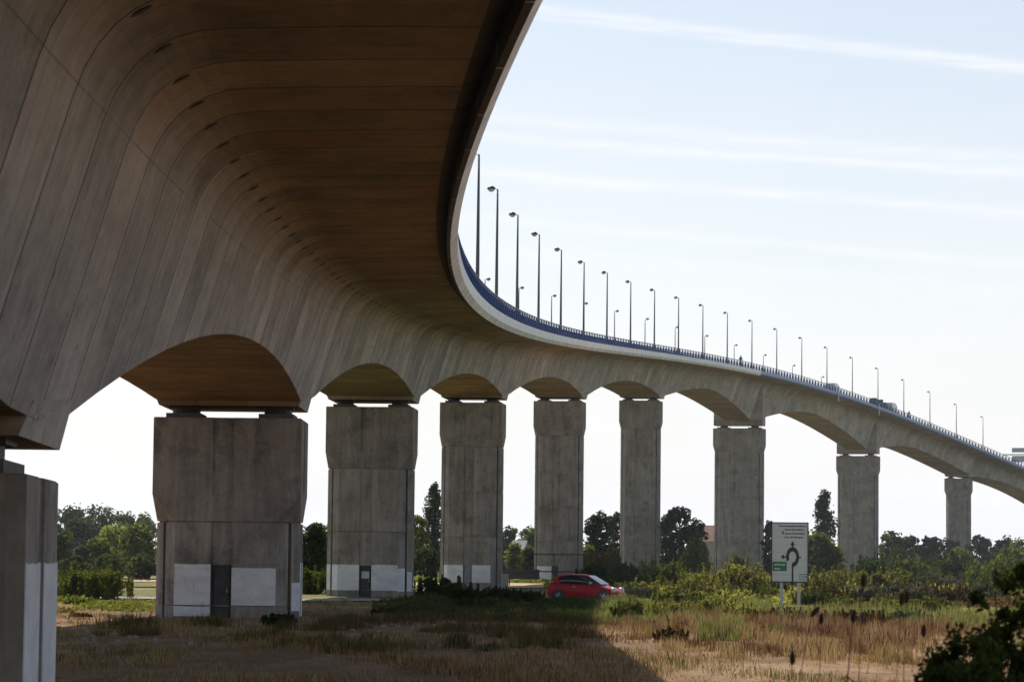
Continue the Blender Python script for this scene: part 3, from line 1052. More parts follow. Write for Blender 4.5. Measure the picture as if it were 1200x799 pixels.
MB().box((0, 0, .95), (2.3, 7.6, .2)).box((0, 0, .7), (1.0, 7.4, .3)).build('flatbed', M['fence'], ft)
loft_box([(3.9, 1.0, .5, 1.9, .1), (4.2, 1.05, .5, 2.0, .15), (5.2, 1.05, .5, 1.9, .2), (5.5, 1.0, .5, 1.3, .1)], M['fence'], 'cab', ft)
for sx in (-1, 1):
    for y in (4.6, -1.8, -3.0): wheel(ft, sx * 1.0, y, .48, .3)
on_deck(ft, 380.5, 4.3)
for yy, lb in ((-2.9, 'rear black crate on the flatbed truck crossing the bridge'), (2.6, 'front black crate on the flatbed truck crossing the bridge')):
    c = empty('cargo_crate'); tag(c, lb, 'crate', 'black crates on the flatbed truck')
    MB().box((0, 0, .68), (1.0, 1.3, 1.34)).build('crate_box', M['bearing'], c)
    q = MB()
    for sx in (-1, 1):
        for sy in (-1, 0, 1): q.box((sx * .51, sy * .6, .69), (.05, .1, 1.4))
    q.build('crate_frame', M['fence'], c)
    p, t = at(380.5, 4.3, z_edge(380.5) + .42)
    fwd = Vector((math.sin(t), math.cos(t), 0))
    c.location = Vector(p) + fwd * yy + Vector((0, 0, 1.055)); c.rotation_euler = (0, 0, -t)

# walkers behind the railing, built as one skinned surface each
def skin_person(label, s, off, shirt, seed):
    root = empty('person'); tag(root, label, 'person')
    J = {'pel': (0, 0, .95), 'chest': (0, .02, 1.28), 'neck': (0, .02, 1.47), 'head': (0, .05, 1.60), 'top': (0, .05, 1.72),
         'ls': (-.18, .02, 1.42), 'le': (-.25, .02, 1.15), 'lh': (-.25, .18, .95), 'rs': (.18, .02, 1.42), 're': (.25, .02, 1.15), 'rh': (.25, .18, .97),
         'lk': (-.11, .10, .52), 'la': (-.12, .0, .08), 'lt': (-.12, .16, .03), 'rk': (.11, -.02, .52), 'ra': (.12, -.20, .10), 'rt': (.12, -.06, .03)}
    E_ = [('pel', 'chest'), ('chest', 'neck'), ('neck', 'head'), ('head', 'top'), ('chest', 'ls'), ('ls', 'le'), ('le', 'lh'), ('chest', 'rs'), ('rs', 're'), ('re', 'rh'),
          ('pel', 'lk'), ('lk', 'la'), ('la', 'lt'), ('pel', 'rk'), ('rk', 'ra'), ('ra', 'rt')]
    rad = {'pel': .15, 'chest': .16, 'neck': .065, 'head': .10, 'top': .07, 'ls': .07, 'le': .045, 'lh': .04, 'rs': .07, 're': .045, 'rh': .04,
           'lk': .07, 'la': .045, 'lt': .035, 'rk': .07, 'ra': .045, 'rt': .035}
    names = list(J)
    me = bpy.data.meshes.new('body')
    me.from_pydata([J[n] for n in names], [(names.index(a), names.index(b)) for a, b in E_], [])
    o = bpy.data.objects.new('body', me); COL.objects.link(o)
    o.modifiers.new('skin', 'SKIN')
    sk = me.skin_vertices[0].data if len(me.skin_vertices) else None
    if sk is None:
        import bmesh
        bm = bmesh.new(); bm.from_mesh(me); bm.verts.layers.skin.verify(); bm.to_mesh(me); bm.free()
        sk = me.skin_vertices[0].data
    for i, n in enumerate(names):
        sk[i].radius = (rad[n], rad[n]); sk[i].use_root = (i == 0)
    sb = o.modifiers.new('sub', 'SUBSURF'); sb.levels = 1; sb.render_levels = 1
    dg = bpy.context.evaluated_depsgraph_get(); dg.update()
    me2 = bpy.data.meshes.new_from_object(o.evaluated_get(dg))
    bpy.data.objects.remove(o)
    me2.materials.clear()
    for m_ in (shirt, M['fence'], simple('skin_tone_%d' % seed, (.35, .22, .16), .6)): me2.materials.append(m_)
    for pl in me2.polygons:
        z = pl.center.z
        pl.material_index = 2 if z > 1.49 or (z < 1.02 and abs(pl.center.x) > .2 and z > .85) else (1 if z < .98 else 0)
        pl.use_smooth = True
    b = bpy.data.objects.new('body', me2); COL.objects.link(b); b.parent = root
    hb = MB(); hb.tube([(0, .03, 1.60), (0, .03, 1.69), (0, .04, 1.75)], [.105, .11, .06], 10); hb.build('hair', M['sign_black'], b, True)
    on_deck(root, s, off)
    return root
skin_person('walker in dark green top behind the railing above the first broad pier', 264.5, 6.1, simple('dark_green_cloth', (.03, .06, .05), .9), 1)
skin_person('walker in dark top at the railing beyond the silver van', 396.5, 6.1, simple('dark_olive_cloth', (.05, .06, .04), .9), 2)

# gantry over the carriageway
ga = empty('sign_gantry'); tag(ga, 'grey sign gantry with two stacked panels over the far end of the bridge', 'gantry')
g = MB(); g.tube([(7.4, 0, 0), (7.4, 0, 6.5)], .16, 8); g.build('post', M['fence'], ga)
MB().box((1.1, 0, 6.25), (12.4, .22, .24)).build('beam', M['fence'], ga)
MB().box((-1.3, -.2, 7.30), (3.1, .12, 1.05)).build('upper_panel', M['sign_grey'], ga)
MB().box((-1.3, -.2, 5.20), (3.1, .12, 1.5)).build('lower_panel', M['sign_grey'], ga)
on_deck(ga, 504, 0)

# ------------------------------------------------------------------ road sign
def vx(x, Y): return (x - 600) / F_PX * Y
def vz(x, v, Y): return CAM_H + (657.4 + .01095 * (x - 600) - v) / F_PX * Y
SY = 146.0
sx0, sx1 = vx(906.3, SY), vx(948.6, SY)
zt_, zb_ = vz(927, 612.5, SY), vz(927, 681.5, SY)
sw, shh = sx1 - sx0, zt_ - zb_
scx = (sx0 + sx1) / 2
zgr = gzf(scx, SY)
sg = empty('road_sign', (scx, SY, zgr), R(-4))
tag(sg, 'large white roundabout direction sign with a green box, on two steel posts', 'road sign')
zc = (zt_ + zb_) / 2 - zgr
for k in range(8):
    hh = shh / 8
    MB().box((0, 0, zb_ - zgr + hh * (k + .5)), (sw, .035, hh - .012)).build('panel_plank', M['sign_white'], sg)
MB().box((0, .03, zc), (sw - .02, .02, shh - .02)).build('backing', M['sign_grey'], sg)
fr = MB()
for sx in (-1, 1): fr.box((sx * (sw / 2 - .0), -.022, zc), (.05, .05, shh + .05))
for sz in (-1, 1): fr.box((0, -.022, zc + sz * shh / 2), (sw + .05, .046, .05))
fr.build('frame', M['sign_black'], sg)
for x in (-.40, .46):
    pb = MB(); pb.box((x, .10, (zc - shh / 2) / 2 + .5), (.16, .13, zc - shh / 2 + 1.0)); pb.build('post', M['sign_grey'], sg)
yF = -.0195
def sx_(px): return (px - 927.5) / F_PX * SY
def sz_(py): return zc - (py - 647.0) / F_PX * SY
# roundabout pictogram
pic = MB()
cx_, cz_ = sx_(930.7), sz_(652.3)
ro, ri = .40, .22
ang = np.linspace(R(208), R(-95), 34)
V = []; Fc = []
for a in ang:
    for r_ in (ri, ro):
        V.append((cx_ + r_ * .82 * math.cos(a), yF - .008, cz_ + r_ * 1.25 * math.sin(a)))
for a in ang:
    for r_ in (ri, ro):
        V.append((cx_ + r_ * .82 * math.cos(a), yF, cz_ + r_ * 1.25 * math.sin(a)))
nn = len(ang)
for i in range(nn - 1):
    Fc.append((2 * i, 2 * i + 2, 2 * i + 3, 2 * i + 1))
    Fc.append((2 * i, 2 * nn + 2 * i, 2 * nn + 2 * i + 2, 2 * i + 2))
    Fc.append((2 * i + 1, 2 * i + 3, 2 * nn + 2 * i + 3, 2 * nn + 2 * i + 1))
pic.add(V, Fc)
pic.box((cx_, yF - .003, (cz_ - .38 + zb_ - zgr + .03) / 2), (.085, .010, cz_ - .38 - (zb_ - zgr) - .03 + .02))
pic.box((cx_, yF - .003, cz_ + .53), (.07, .010, .24))
def tri(p, q, r):
    pic.add([(a, yF - .009, b) for a, b in (p, q, r)] + [(a, yF, b) for a, b in (p, q, r)], [(0, 1, 2), (0, 3, 4, 1), (1, 4, 5, 2), (2, 5, 3, 0)])
tri((cx_ - .12, cz_ + .58), (cx_ + .12, cz_ + .58), (cx_, cz_ + .80))
pic.box((cx_ - .38, yF - .003, cz_ + .0), (.18, .010, .07))
tri((cx_ - .43, cz_ + .13), (cx_ - .43, cz_ - .13), (cx_ - .60, cz_))
pic.box((cx_ + .36, yF - .003, cz_ - .02), (.16, .010, .06))
pic.build('roundabout_diagram', M['sign_black'], sg)
MB().box((sx_(915.7), yF - .006, sz_(663.3)), (.70, .014, .46)).build('green_box', M['sign_green'], sg)
bx = MB(); bw_, bh_ = .42, .27; bcx, bcz = sx_(944.2), sz_(675.6)
for sx in (-1, 1): bx.box((bcx + sx * bw_ / 2, yF - .003, bcz), (.025, .01, bh_))
for sz in (-1, 1): bx.box((bcx, yF - .003, bcz + sz * bh_ / 2), (bw_ + .02, .012, .025))
bx.build('number_box', M['sign_black'], sg)
def text(body, x, z, size, mat, name='lettering', align='LEFT', y=yF - .004):
    cu = bpy.data.curves.new(name, 'FONT'); cu.body = body; cu.size = size; cu.extrude = .004; cu.align_x = align; cu.resolution_u = 2; cu.offset = .004
    o = bpy.data.objects.new(name, cu); COL.objects.link(o)
    dg = bpy.context.evaluated_depsgraph_get(); dg.update()
    me = bpy.data.meshes.new_from_object(o.evaluated_get(dg))
    bpy.data.objects.remove(o)
    me.materials.clear(); me.materials.append(mat)
    q = bpy.data.objects.new(name, me); COL.objects.link(q); q.parent = sg
    q.location = (x, y, z); q.rotation_euler = (R(90), 0, 0)
    w = max(v.co.x for v in me.vertices) - min(v.co.x for v in me.vertices)
    return q, w
def fit_text(body, px0, px1, py, size, mat, y=yF - .004):
    q, w = text(body, sx_(px0), sz_(py) - size * .35, size, mat, y=y)
    q.scale = ((sx_(px1) - sx_(px0)) / w, 1, 1)
fit_text('Zone Commerciale de Martrou', 914.8, 946.5, 616.2, .125, M['sign_black'])
fit_text('Gare Routière', 921, 943.5, 620.3, .115, M['sign_black'])
fit_text('Zone Industrielle', 921.5, 944.5, 624.9, .125, M['sign_black'])
MB().box((sx_(919.3), yF - .003, sz_(624.2)), (.07, .01, .16)).build('symbol', M['sign_black'], sg)
fit_text('C.C. de l\'Arsenal', 921, 942.5, 629.3, .12, M['sign_black'])
fit_text('ROYAN A 837', 909.5, 922, 661.4, .13, M['white'], yF - .014)
fit_text('Saintes', 909.5, 916.5, 665.9, .10, M['white'], yF - .014)
fit_text('D 733', 941.6, 947.3, 675.6, .12, M['sign_black'])

# ------------------------------------------------------------------ red car
def make_car():
    Yc = 154.0
    xc = vx(690.5, Yc)
    root = empty('parked_car', (xc, Yc, gzf(xc, Yc) + .05), R(-21))
    tag(root, 'red three door hatchback standing among the weeds below the bridge', 'car')
    red = simple('car_red_paint', (.34, .001, .003), .5, coat=.12, spec=.3)
    red.node_tree.nodes['Principled BSDF'].inputs['Coat Roughness'].default_value = .05
    glass = simple('car_glass', (.012, .014, .018), .06, spec=.9)
    black = M['sign_black']
    # car runs along +x, half profiles: station x, (y,z) list from sill to centre of bonnet/roof shoulder
    L = 4.06
    st = [  # x, half width sill, half width belt, z sill, z belt(shoulder), z top centre
        (-2.03, .60, .62, .42, .74, .80), (-1.98, .74, .74, .30, .86, .90), (-1.80, .82, .80, .24, .96, .99), (-1.45, .85, .83, .22, .99, 1.01),
        (-.9, .86, .84, .20, .98, 1.0), (-.3, .86, .85, .19, .95, .98), (.3, .86, .845, .19, .93, .96), (.75, .86, .83, .20, .90, .96),
        (1.1, .86, .80, .21, .84, .90), (1.45, .85, .75, .22, .76, .83), (1.75, .80, .66, .24, .66, .73), (1.93, .68, .54, .27, .55, .62), (2.03, .48, .42, .32, .46, .50)]
    V = []; Fc = []; n = 9
    for (x, ws, wb, zs, zb, zt) in st:
        half = [(ws - .06, zs), (ws, zs + .10), (max(ws, wb) + .012, zs + (zb - zs) * .55), (wb, zb - .02), (wb - .05, zb + .015), (wb * .5, (zb + zt) / 2 + .01), (0, zt)]
        ring = [(x, -y, z) for y, z in half] + [(x, y, z) for y, z in reversed(half[:-1])]
        V += ring
    n = 13
    for r in range(len(st) - 1):
        for k in range(n):
            Fc.append((r * n + k, (r + 1) * n + k, (r + 1) * n + (k + 1) % n, r * n + (k + 1) % n))
    Fc.append(tuple(range(n))); Fc.append(tuple((len(st) - 1) * n + k for k in reversed(range(n))))
    body = mesh_obj('body', V, Fc, red, root, None, True)
    sbm = body.modifiers.new('sub', 'SUBSURF'); sbm.levels = 1; sbm.render_levels = 2
    # greenhouse: dark glass volume
    gst = [(-1.86, .60, .60, .93, .955), (-1.62, .72, .60, .97, 1.22), (-1.30, .76, .60, .97, 1.38), (-.7, .79, .62, .96, 1.44), (-.1, .80, .62, .94, 1.43), (.25, .80, .60, .93, 1.37), (.62, .78, .62, .92, 1.17), (1.0, .72, .66, .90, .95)]
    def house(stt, grow, name, mat, only=None):
        V = []; Fc = []
        for (x, wb, wt_, zb, zt) in stt:
            half = [(wb + grow, zb), (wt_ + (wb - wt_) * .45 + grow, zb + (zt - zb) * .55), (wt_ + grow, zt - .04), (wt_ - .08, zt + grow), (0, zt + .025 + grow)]
            V += [(x, -y, z) for y, z in half] + [(x, y, z) for y, z in reversed(half[:-1])]
        n = 9
        for r in range(len(stt) - 1):
            for k in range(n):
                f = (r * n + k, (r + 1) * n + k, (r + 1) * n + (k + 1) % n, r * n + (k + 1) % n)
                if only is None or only(r, k): Fc.append(f)
        if only is None: Fc.append(tuple(range(n))); Fc.append(tuple((len(stt) - 1) * n + k for k in reversed(range(n))))
        o = mesh_obj(name, V, Fc, mat, root, None, True)
        return o
    house(gst, 0, 'cabin_glass', glass)
    # roof skin and pillars
    rf = house(gst, .012, 'roof', red, lambda r, k: (1 <= r <= 4 and k in (2, 3, 4, 5)) or (r in (1, 2) and k in (1, 6, 2, 5) and r == 1))
    so = rf.modifiers.new('solid', 'SOLIDIFY'); so.thickness = .02; so.offset = 1
    for sy in (-1, 1):
        pl = MB(); pl.tube([(.98, sy * .70, .93), (.62, sy * .655, 1.19), (.25, sy * .615, 1.385)], .03, 6); pl.build('windscreen_pillar', red, root)
        pl = MB(); pl.tube([(-.72, sy * .80, .96), (-.80, sy * .72, 1.2), (-.86, sy * .635, 1.40)], .022, 6); pl.build('door_pillar', black, root)
        # rear quarter
        q = MB(); V = [(-1.88, sy * .63, .95), (-1.28, sy * .79, .97), (-1.40, sy * .70, 1.24), (-1.52, sy * .625, 1.30), (-1.66, sy * .60, 1.21)]
        V2 = [(a, b - sy * .06, c) for a, b, c in V]
        f = [(0, 1, 2, 3, 4), (9, 8, 7, 6, 5)] + [(i, 5 + i, 5 + (i + 1) % 5, (i + 1) % 5) for i in range(5)]
        if sy > 0: f = [tuple(reversed(x)) for x in f]
        q.add(V, []) ; q.add(V2, []); q.F += f; q.M += [0] * len(f)
        q.build('rear_quarter', red, root)
        # mirror
        mm = MB(); mm.tube([(.50, sy * .84, 1.0), (.56, sy * 1.0, 1.02)], [.05, .075], 8); mm.tube([(.50, sy * 1.0, 1.02), (.60, sy * 1.0, 1.02)], [.09, .06], 8)
        mr = mm.build('mirror', M['sign_grey'], root, True)
        # handle, headlight, tail light, side seam
        MB().box((-.42, sy * .868, .82), (.18, .03, .035)).build('door_handle', M['sign_grey'], root)
        dd = MB()
        for x in (.62, -.62): dd.box((x, sy * .872, .60), (.014, .01, .55))
        dd.box((0, sy * .874, .34), (1.24, .01, .014)); dd.build('door_seam', black, root)
        V = []; nu = 12
        hb_ = MB(); hb_.tube([(1.62, sy * .66, .66), (1.78, sy * .64, .66), (1.86, sy * .60, .64)], [.17, .125, .05], 12)
        hl = hb_.build('headlight', simple('headlight_glass', (.55, .57, .6), .1, spec=.8), root, True)
        tl = MB(); tl.tube([(-1.97, sy * .64, .80), (-1.90, sy * .70, .80)], [.09, .10], 12); tl.build('tail_light', simple('tail_light_red', (.35, .01, .01), .2), root, True)
        for x in (-1.27, 1.24):
            wa = MB(); wa.tube([(x, sy * .72, .32), (x, sy * .885, .32)], .37, 20); wa.build('wheel_arch', black, root)
            ww = MB(); ww.tube([(x, sy * .70, .31), (x, sy * .895, .31)], [.31, .31], 22); wh = ww.build('wheel', M['fence'], root)
            rr = MB(); rr.tube([(x, sy * .88, .31), (x, sy * .905, .31)], .13, 10)
            for a in range(5):
                th = a * 2 * math.pi / 5
                rr.tube([(x, sy * .90, .31), (x + .21 * math.cos(th), sy * .90, .31 + .21 * math.sin(th))], .028, 5)
            rr.build('rim', M['sign_grey'], wh)
    gl = MB(); gl.add([(1.99, -.16, .50), (1.99, .16, .50), (2.045, 0, .26)], []); gl.box((2.02, 0, .40), (.05, .26, .20)); gl.build('grille', black, root)
    MB().box((2.03, -.30, .40), (.03, .40, .11)).build('number_plate', M['white'], root)
    lg = MB().box((1.93, 0, .27), (.20, 1.0, .08)).build('lower_intake', black, root)
    # windscreen sheet with its own slope
    V = [(1.02, -.64, .955), (1.02, .64, .955), (.62, .60, 1.20), (.62, -.60, 1.20), (.26, .56, 1.405), (.26, -.56, 1.405)]
    ws = mesh_obj('windscreen', V, [(0, 1, 2, 3), (3, 2, 4, 5)], glass, root)
    so = ws.modifiers.new('solid', 'SOLIDIFY'); so.thickness = .012; so.offset = 1
    return root
make_car()

# ------------------------------------------------------------------ vegetation
def leaf_quads(P, size, updir=None, stretch=1.6, normals=None):
    n = len(P)
    a = rng.normal(size=(n, 3)); a /= np.linalg.norm(a, axis=1, keepdims=True)
    if normals is not None:
        a = a - normals * (a * normals).sum(1, keepdims=True) * .7
        a /= np.linalg.norm(a, axis=1, keepdims=True) + 1e-9
    b = np.cross(a, rng.normal(size=(n, 3))); b /= np.linalg.norm(b, axis=1, keepdims=True) + 1e-9
    s = (size * rng.uniform(.6, 1.4, n))[:, None]
    a = a * s * stretch * .5; b = b * s * .5
    return np.stack([P - a, P - b * .9 - a * .1, P + a, P + b * .9 - a * .1], 1).reshape(-1, 3)

def crown_points(n, W, H, z0, nblob, seed, shape='round', D=None):
    r = np.random.default_rng(seed)
    D = D or W
    C = []; S_ = []
    for k in range(nblob):
        u = (k + r.uniform(0, 1)) / nblob; th = r.uniform(0, 2 * math.pi)
        if shape == 'poplar': prof = math.sin(min(1, u * .86 + .12) * math.pi) ** .7
        elif shape == 'hedge': prof = 1.0
        else: prof = math.sin((u * .84 + .10) * math.pi) ** .5
        rr = prof * math.sqrt(r.uniform(.1, 1)) * (.74 if shape != 'poplar' else .55)
        C.append((rr * W / 2 * math.cos(th), rr * D / 2 * math.sin(th), z0 + H * (.05 + .86 * u)))
        S_.append((r.uniform(.13, .27) if nblob < 60 else r.choice([.07, .10, .14, .22])) * min(W, H) * (1.0 if shape != 'poplar' else 2.1 * (.35 + .65 * prof)))
    C = np.array(C); S_ = np.array(S_)
    idx = r.integers(0, nblob, n)
    d = r.normal(size=(n, 3)); d /= np.linalg.norm(d, axis=1, keepdims=True)
    rad = r.uniform(.30, 1.12, n) ** .55
    P = C[idx] + d * (S_[idx] * rad)[:, None] * np.array([1, 1, .85 if shape != 'poplar' else 1.35])
    P[:, 2] = np.where(P[:, 2] < z0, z0 + (z0 - P[:, 2]) * .3, P[:, 2])
    return P, d

VEG_N = 0
def veg(name, x, Y, v_top, w_px, mat, label, cat, group=None, shape='round', n=2600, leaf=None, base=0.0, nblob=26, trunk=True, zb=None, depth_f=1.0):
    """plant whose crown is centred on photo column x at distance Y, reaching photo row v_top"""
    global VEG_N
    VEG_N += 1
    X = vx(x, Y); zg = gzf(X, Y) if zb is None else zb
    H = vz(x, v_top, Y) - zg
    W = w_px / F_PX * Y
    root = empty(name, (X, Y, zg), random.uniform(0, 6.28))
    if Y > 250 and shape == 'round': n = int(n * 1.3); nblob = 70; W *= 1.12
    tag(root, label, cat, group)
    z0 = base * H
    P, d = crown_points(n, W, H * .97 - z0, z0, nblob, 100 + VEG_N, shape, W * depth_f)
    if name == 'shrub':
        rs = np.random.default_rng(900 + VEG_N); ns_ = 46; m = int(n * .55)
        th = rs.uniform(0, 2 * math.pi, ns_); rr = np.sqrt(rs.uniform(0, 1, ns_)) * .5
        bx_, by_ = rr * W * np.cos(th), rr * W * depth_f * np.sin(th)
        hh_ = H * (1.08 - .9 * rr ** 1.5) * rs.uniform(.55, 1.12, ns_)
        k_ = rs.integers(0, ns_, m); tt = rs.uniform(.1, 1, m) ** .8
        lx = rs.normal(0, .16, ns_)[k_] * H * tt
        Q_ = np.stack([bx_[k_] + lx, by_[k_] + lx * .6, hh_[k_] * tt], 1) + rs.normal(0, .035 * max(1, H), (m, 3)) * (1.15 - tt)[:, None]
        d2 = rs.normal(size=(m, 3)); d2 /= np.linalg.norm(d2, axis=1, keepdims=True)
        P[:, 2] *= .86
        P = np.concatenate([P[:int(n * .7)], Q_]); d = np.concatenate([d[:int(n * .7)], d2])
    leaf = leaf or max(.10, Y / F_PX * 2.5)
    Q = leaf_quads(P, leaf, normals=d)
    big_mesh('crown', Q, 4, M[mat], root)
    if trunk:
        b = MB()
        rt_ = max(.03, H * .018)
        b.tube([(0, 0, -.2), (rt_ * .5, 0, H * .25), (0, rt_, H * .55), (0, 0, H * .85)], [rt_ * 1.3, rt_, rt_ * .7, rt_ * .2], 7)
        for k in range(6):
            a = k * 1.05 + VEG_N; zz = H * (.2 + .1 * k)
            b.tube([(0, 0, zz), (W * .17 * math.cos(a), W * .17 * math.sin(a), zz + H * .12), (W * .32 * math.cos(a), W * .32 * math.sin(a), zz + H * .20)], [rt_ * .5, rt_ * .35, rt_ * .12], 5)
        b.build('trunk', M['bark'], root)
    return root

GT = 'trees beyond the bridge'
T_ = [ # x, Y, vtop, w, mat, label, shape, n
 (62, 520, 594, 44, 'leaf_dark', 'dark wooded hill tree, leftmost beside the nearest pier', 'round', 2400),
 (88, 540, 590, 50, 'leaf_dark', 'rounded dark tree high on the hill behind the light green trees', 'round', 2600),
 (118, 520, 591, 52, 'leaf_dark', 'broad dark hill tree at the crest, second from the wide pier', 'round', 2600),
 (148, 540, 597, 44, 'leaf_dark', 'dark hill tree whose top slopes down towards the wide pier', 'round', 2400),
 (174, 560, 599, 34, 'leaf_mid', 'small airy hill tree touching the left side of the wide pier', 'round', 2000),
 (100, 430, 604, 60, 'leaf_dark', 'deep shaded tree mass below the hill crest', 'round', 3000),
 (140, 330, 612, 52, 'leaf_light', 'sunlit yellow green tree left of the wide pier', 'round', 3400),
 (166, 310, 610, 48, 'leaf_mid', 'full green tree beside the left edge of the wide pier', 'round', 3400),
 (120, 300, 628, 40, 'leaf_mid', 'low green tree in front of the hill, left of the sunlit one', 'round', 2600),
 (76, 290, 620, 32, 'leaf_mid', 'narrow green tree beside the nearest pier', 'round', 2600),
 (97, 300, 637, 26, 'leaf_grey', 'small greyish tree between two green trees on the left', 'round', 1800),
 (92, 255, 650, 60, 'leaf_dark', 'low dark hedge row beside the nearest pier, under the hill', 'round', 2600),
 (135, 262, 649, 60, 'leaf_dark', 'low dark hedge row under the sunlit tree', 'round', 2600),
 (170, 258, 648, 44, 'leaf_dark', 'low dark hedge row against the wide pier', 'round', 2200),
 (368, 186, 609, 44, 'leaf_dark', 'dark ivy-clad tree squeezed between the wide pier and the next pier', 'round', 5200),
 (378, 230, 612, 40, 'leaf_dark', 'dark tree behind the second and third piers', 'round', 2600),
 (511, 380, 557, 25, 'leaf_dark', 'tall dark poplar left of the pier with the pale door', 'poplar', 3400),
 (492, 330, 597, 34, 'leaf_light', 'bright green tree between two piers, left of the dark poplar', 'round', 3200),
 (500, 300, 640, 46, 'leaf_dark', 'low dark tree at the foot of the dark poplar', 'round', 2200),
 (606, 400, 634, 24, 'leaf_light', 'light green low tree in the gap left of the pier behind the car', 'round', 2200),
 (622, 380, 638, 22, 'leaf_mid', 'small green tree beside the pale low house', 'round', 2000),
 (598, 520, 615, 30, 'leaf_dark', 'distant rounded dark tree between the third and fourth piers', 'round', 1800),
 (622, 540, 615, 34, 'leaf_mid', 'distant olive tree left of the pier behind the red car', 'round', 1800),
 (703, 360, 596, 38, 'leaf_dark', 'dark dense tree above the red car', 'round', 3800),
 (722, 400, 594, 26, 'leaf_dark', 'dark tree half hidden by the pier right of the red car', 'round', 2400),
 (690, 320, 636, 26, 'leaf_light', 'small light green tree just right of the pier behind the red car', 'round', 1800),
 (720, 300, 638, 20, 'leaf_mid', 'thin green sapling against the pier right of the red car', 'round', 1400),
 (782, 390, 596, 34, 'leaf_mid', 'green tree touching the right side of the bush-ringed pier', 'round', 2600),
 (799, 370, 588, 48, 'leaf_dark', 'largest dark tree, left of the red roofed house', 'round', 4600),
 (819, 400, 605, 26, 'leaf_dark', 'ragged dark tree leaning towards the red roofed house', 'round', 2000),
 (819, 290, 627, 34, 'leaf_mid', 'rounded green tree in front of the red roofed house', 'round', 2800),
 (866, 250, 648, 24, 'leaf_grey', 'pale green shrub tree at the foot of the broad pier', 'round', 1600),
 (903, 400, 604, 18, 'leaf_dark', 'dark tree sliver between the broad pier and the sign', 'round', 1800),
 (967, 420, 567, 24, 'leaf_dark', 'narrow pointed poplar left of the second broad pier', 'poplar', 3800),
 (960, 330, 620, 40, 'leaf_mid', 'green tree under the narrow pointed poplar', 'round', 3200),
 (978, 330, 636, 30, 'leaf_mid', 'green tree at the left foot of the second broad pier', 'round', 2400),
 (940, 350, 634, 34, 'leaf_mid', 'green tree directly behind the direction sign', 'round', 2200),
 (1046, 560, 621, 34, 'leaf_mid', 'tree with the highest crown between the last two visible piers', 'round', 2200),
 (1070, 580, 625, 34, 'leaf_dark', 'dark tree in the middle of the gap before the farthest pier', 'round', 2000),
 (1092, 560, 625, 32, 'leaf_mid', 'green tree beside the left of the farthest pier', 'round', 2000),
 (1114, 600, 630, 36, 'leaf_mid', 'green tree behind the farthest pier', 'round', 1800),
 (1150, 580, 625, 36, 'leaf_mid', 'green tree right of the farthest pier', 'round', 2200),
 (1176, 590, 627, 34, 'leaf_dark', 'dark tree second from the right edge of the tree line', 'round', 2000),
 (1200, 560, 630, 40, 'leaf_mid', 'green tree at the right edge of the tree line', 'round', 2200),
 (1128, 470, 640, 44, 'leaf_mid', 'bushy green tree in front of the farthest pier', 'round', 2200),
 (1186, 430, 640, 50, 'leaf_mid', 'broad low green tree near the right edge', 'round', 2400),
 (1060, 480, 640, 50, 'leaf_mid', 'low spreading tree before the tree line, right of the second broad pier', 'round', 2200),
]
for (x, Y, vt, w, mt, lb, shp, n) in T_:
    veg('tree' if shp == 'round' else 'poplar', x, Y, vt, w, mt, lb, 'tree', GT, shp, n, nblob=30 if shp == 'round' else 44, base=.05)

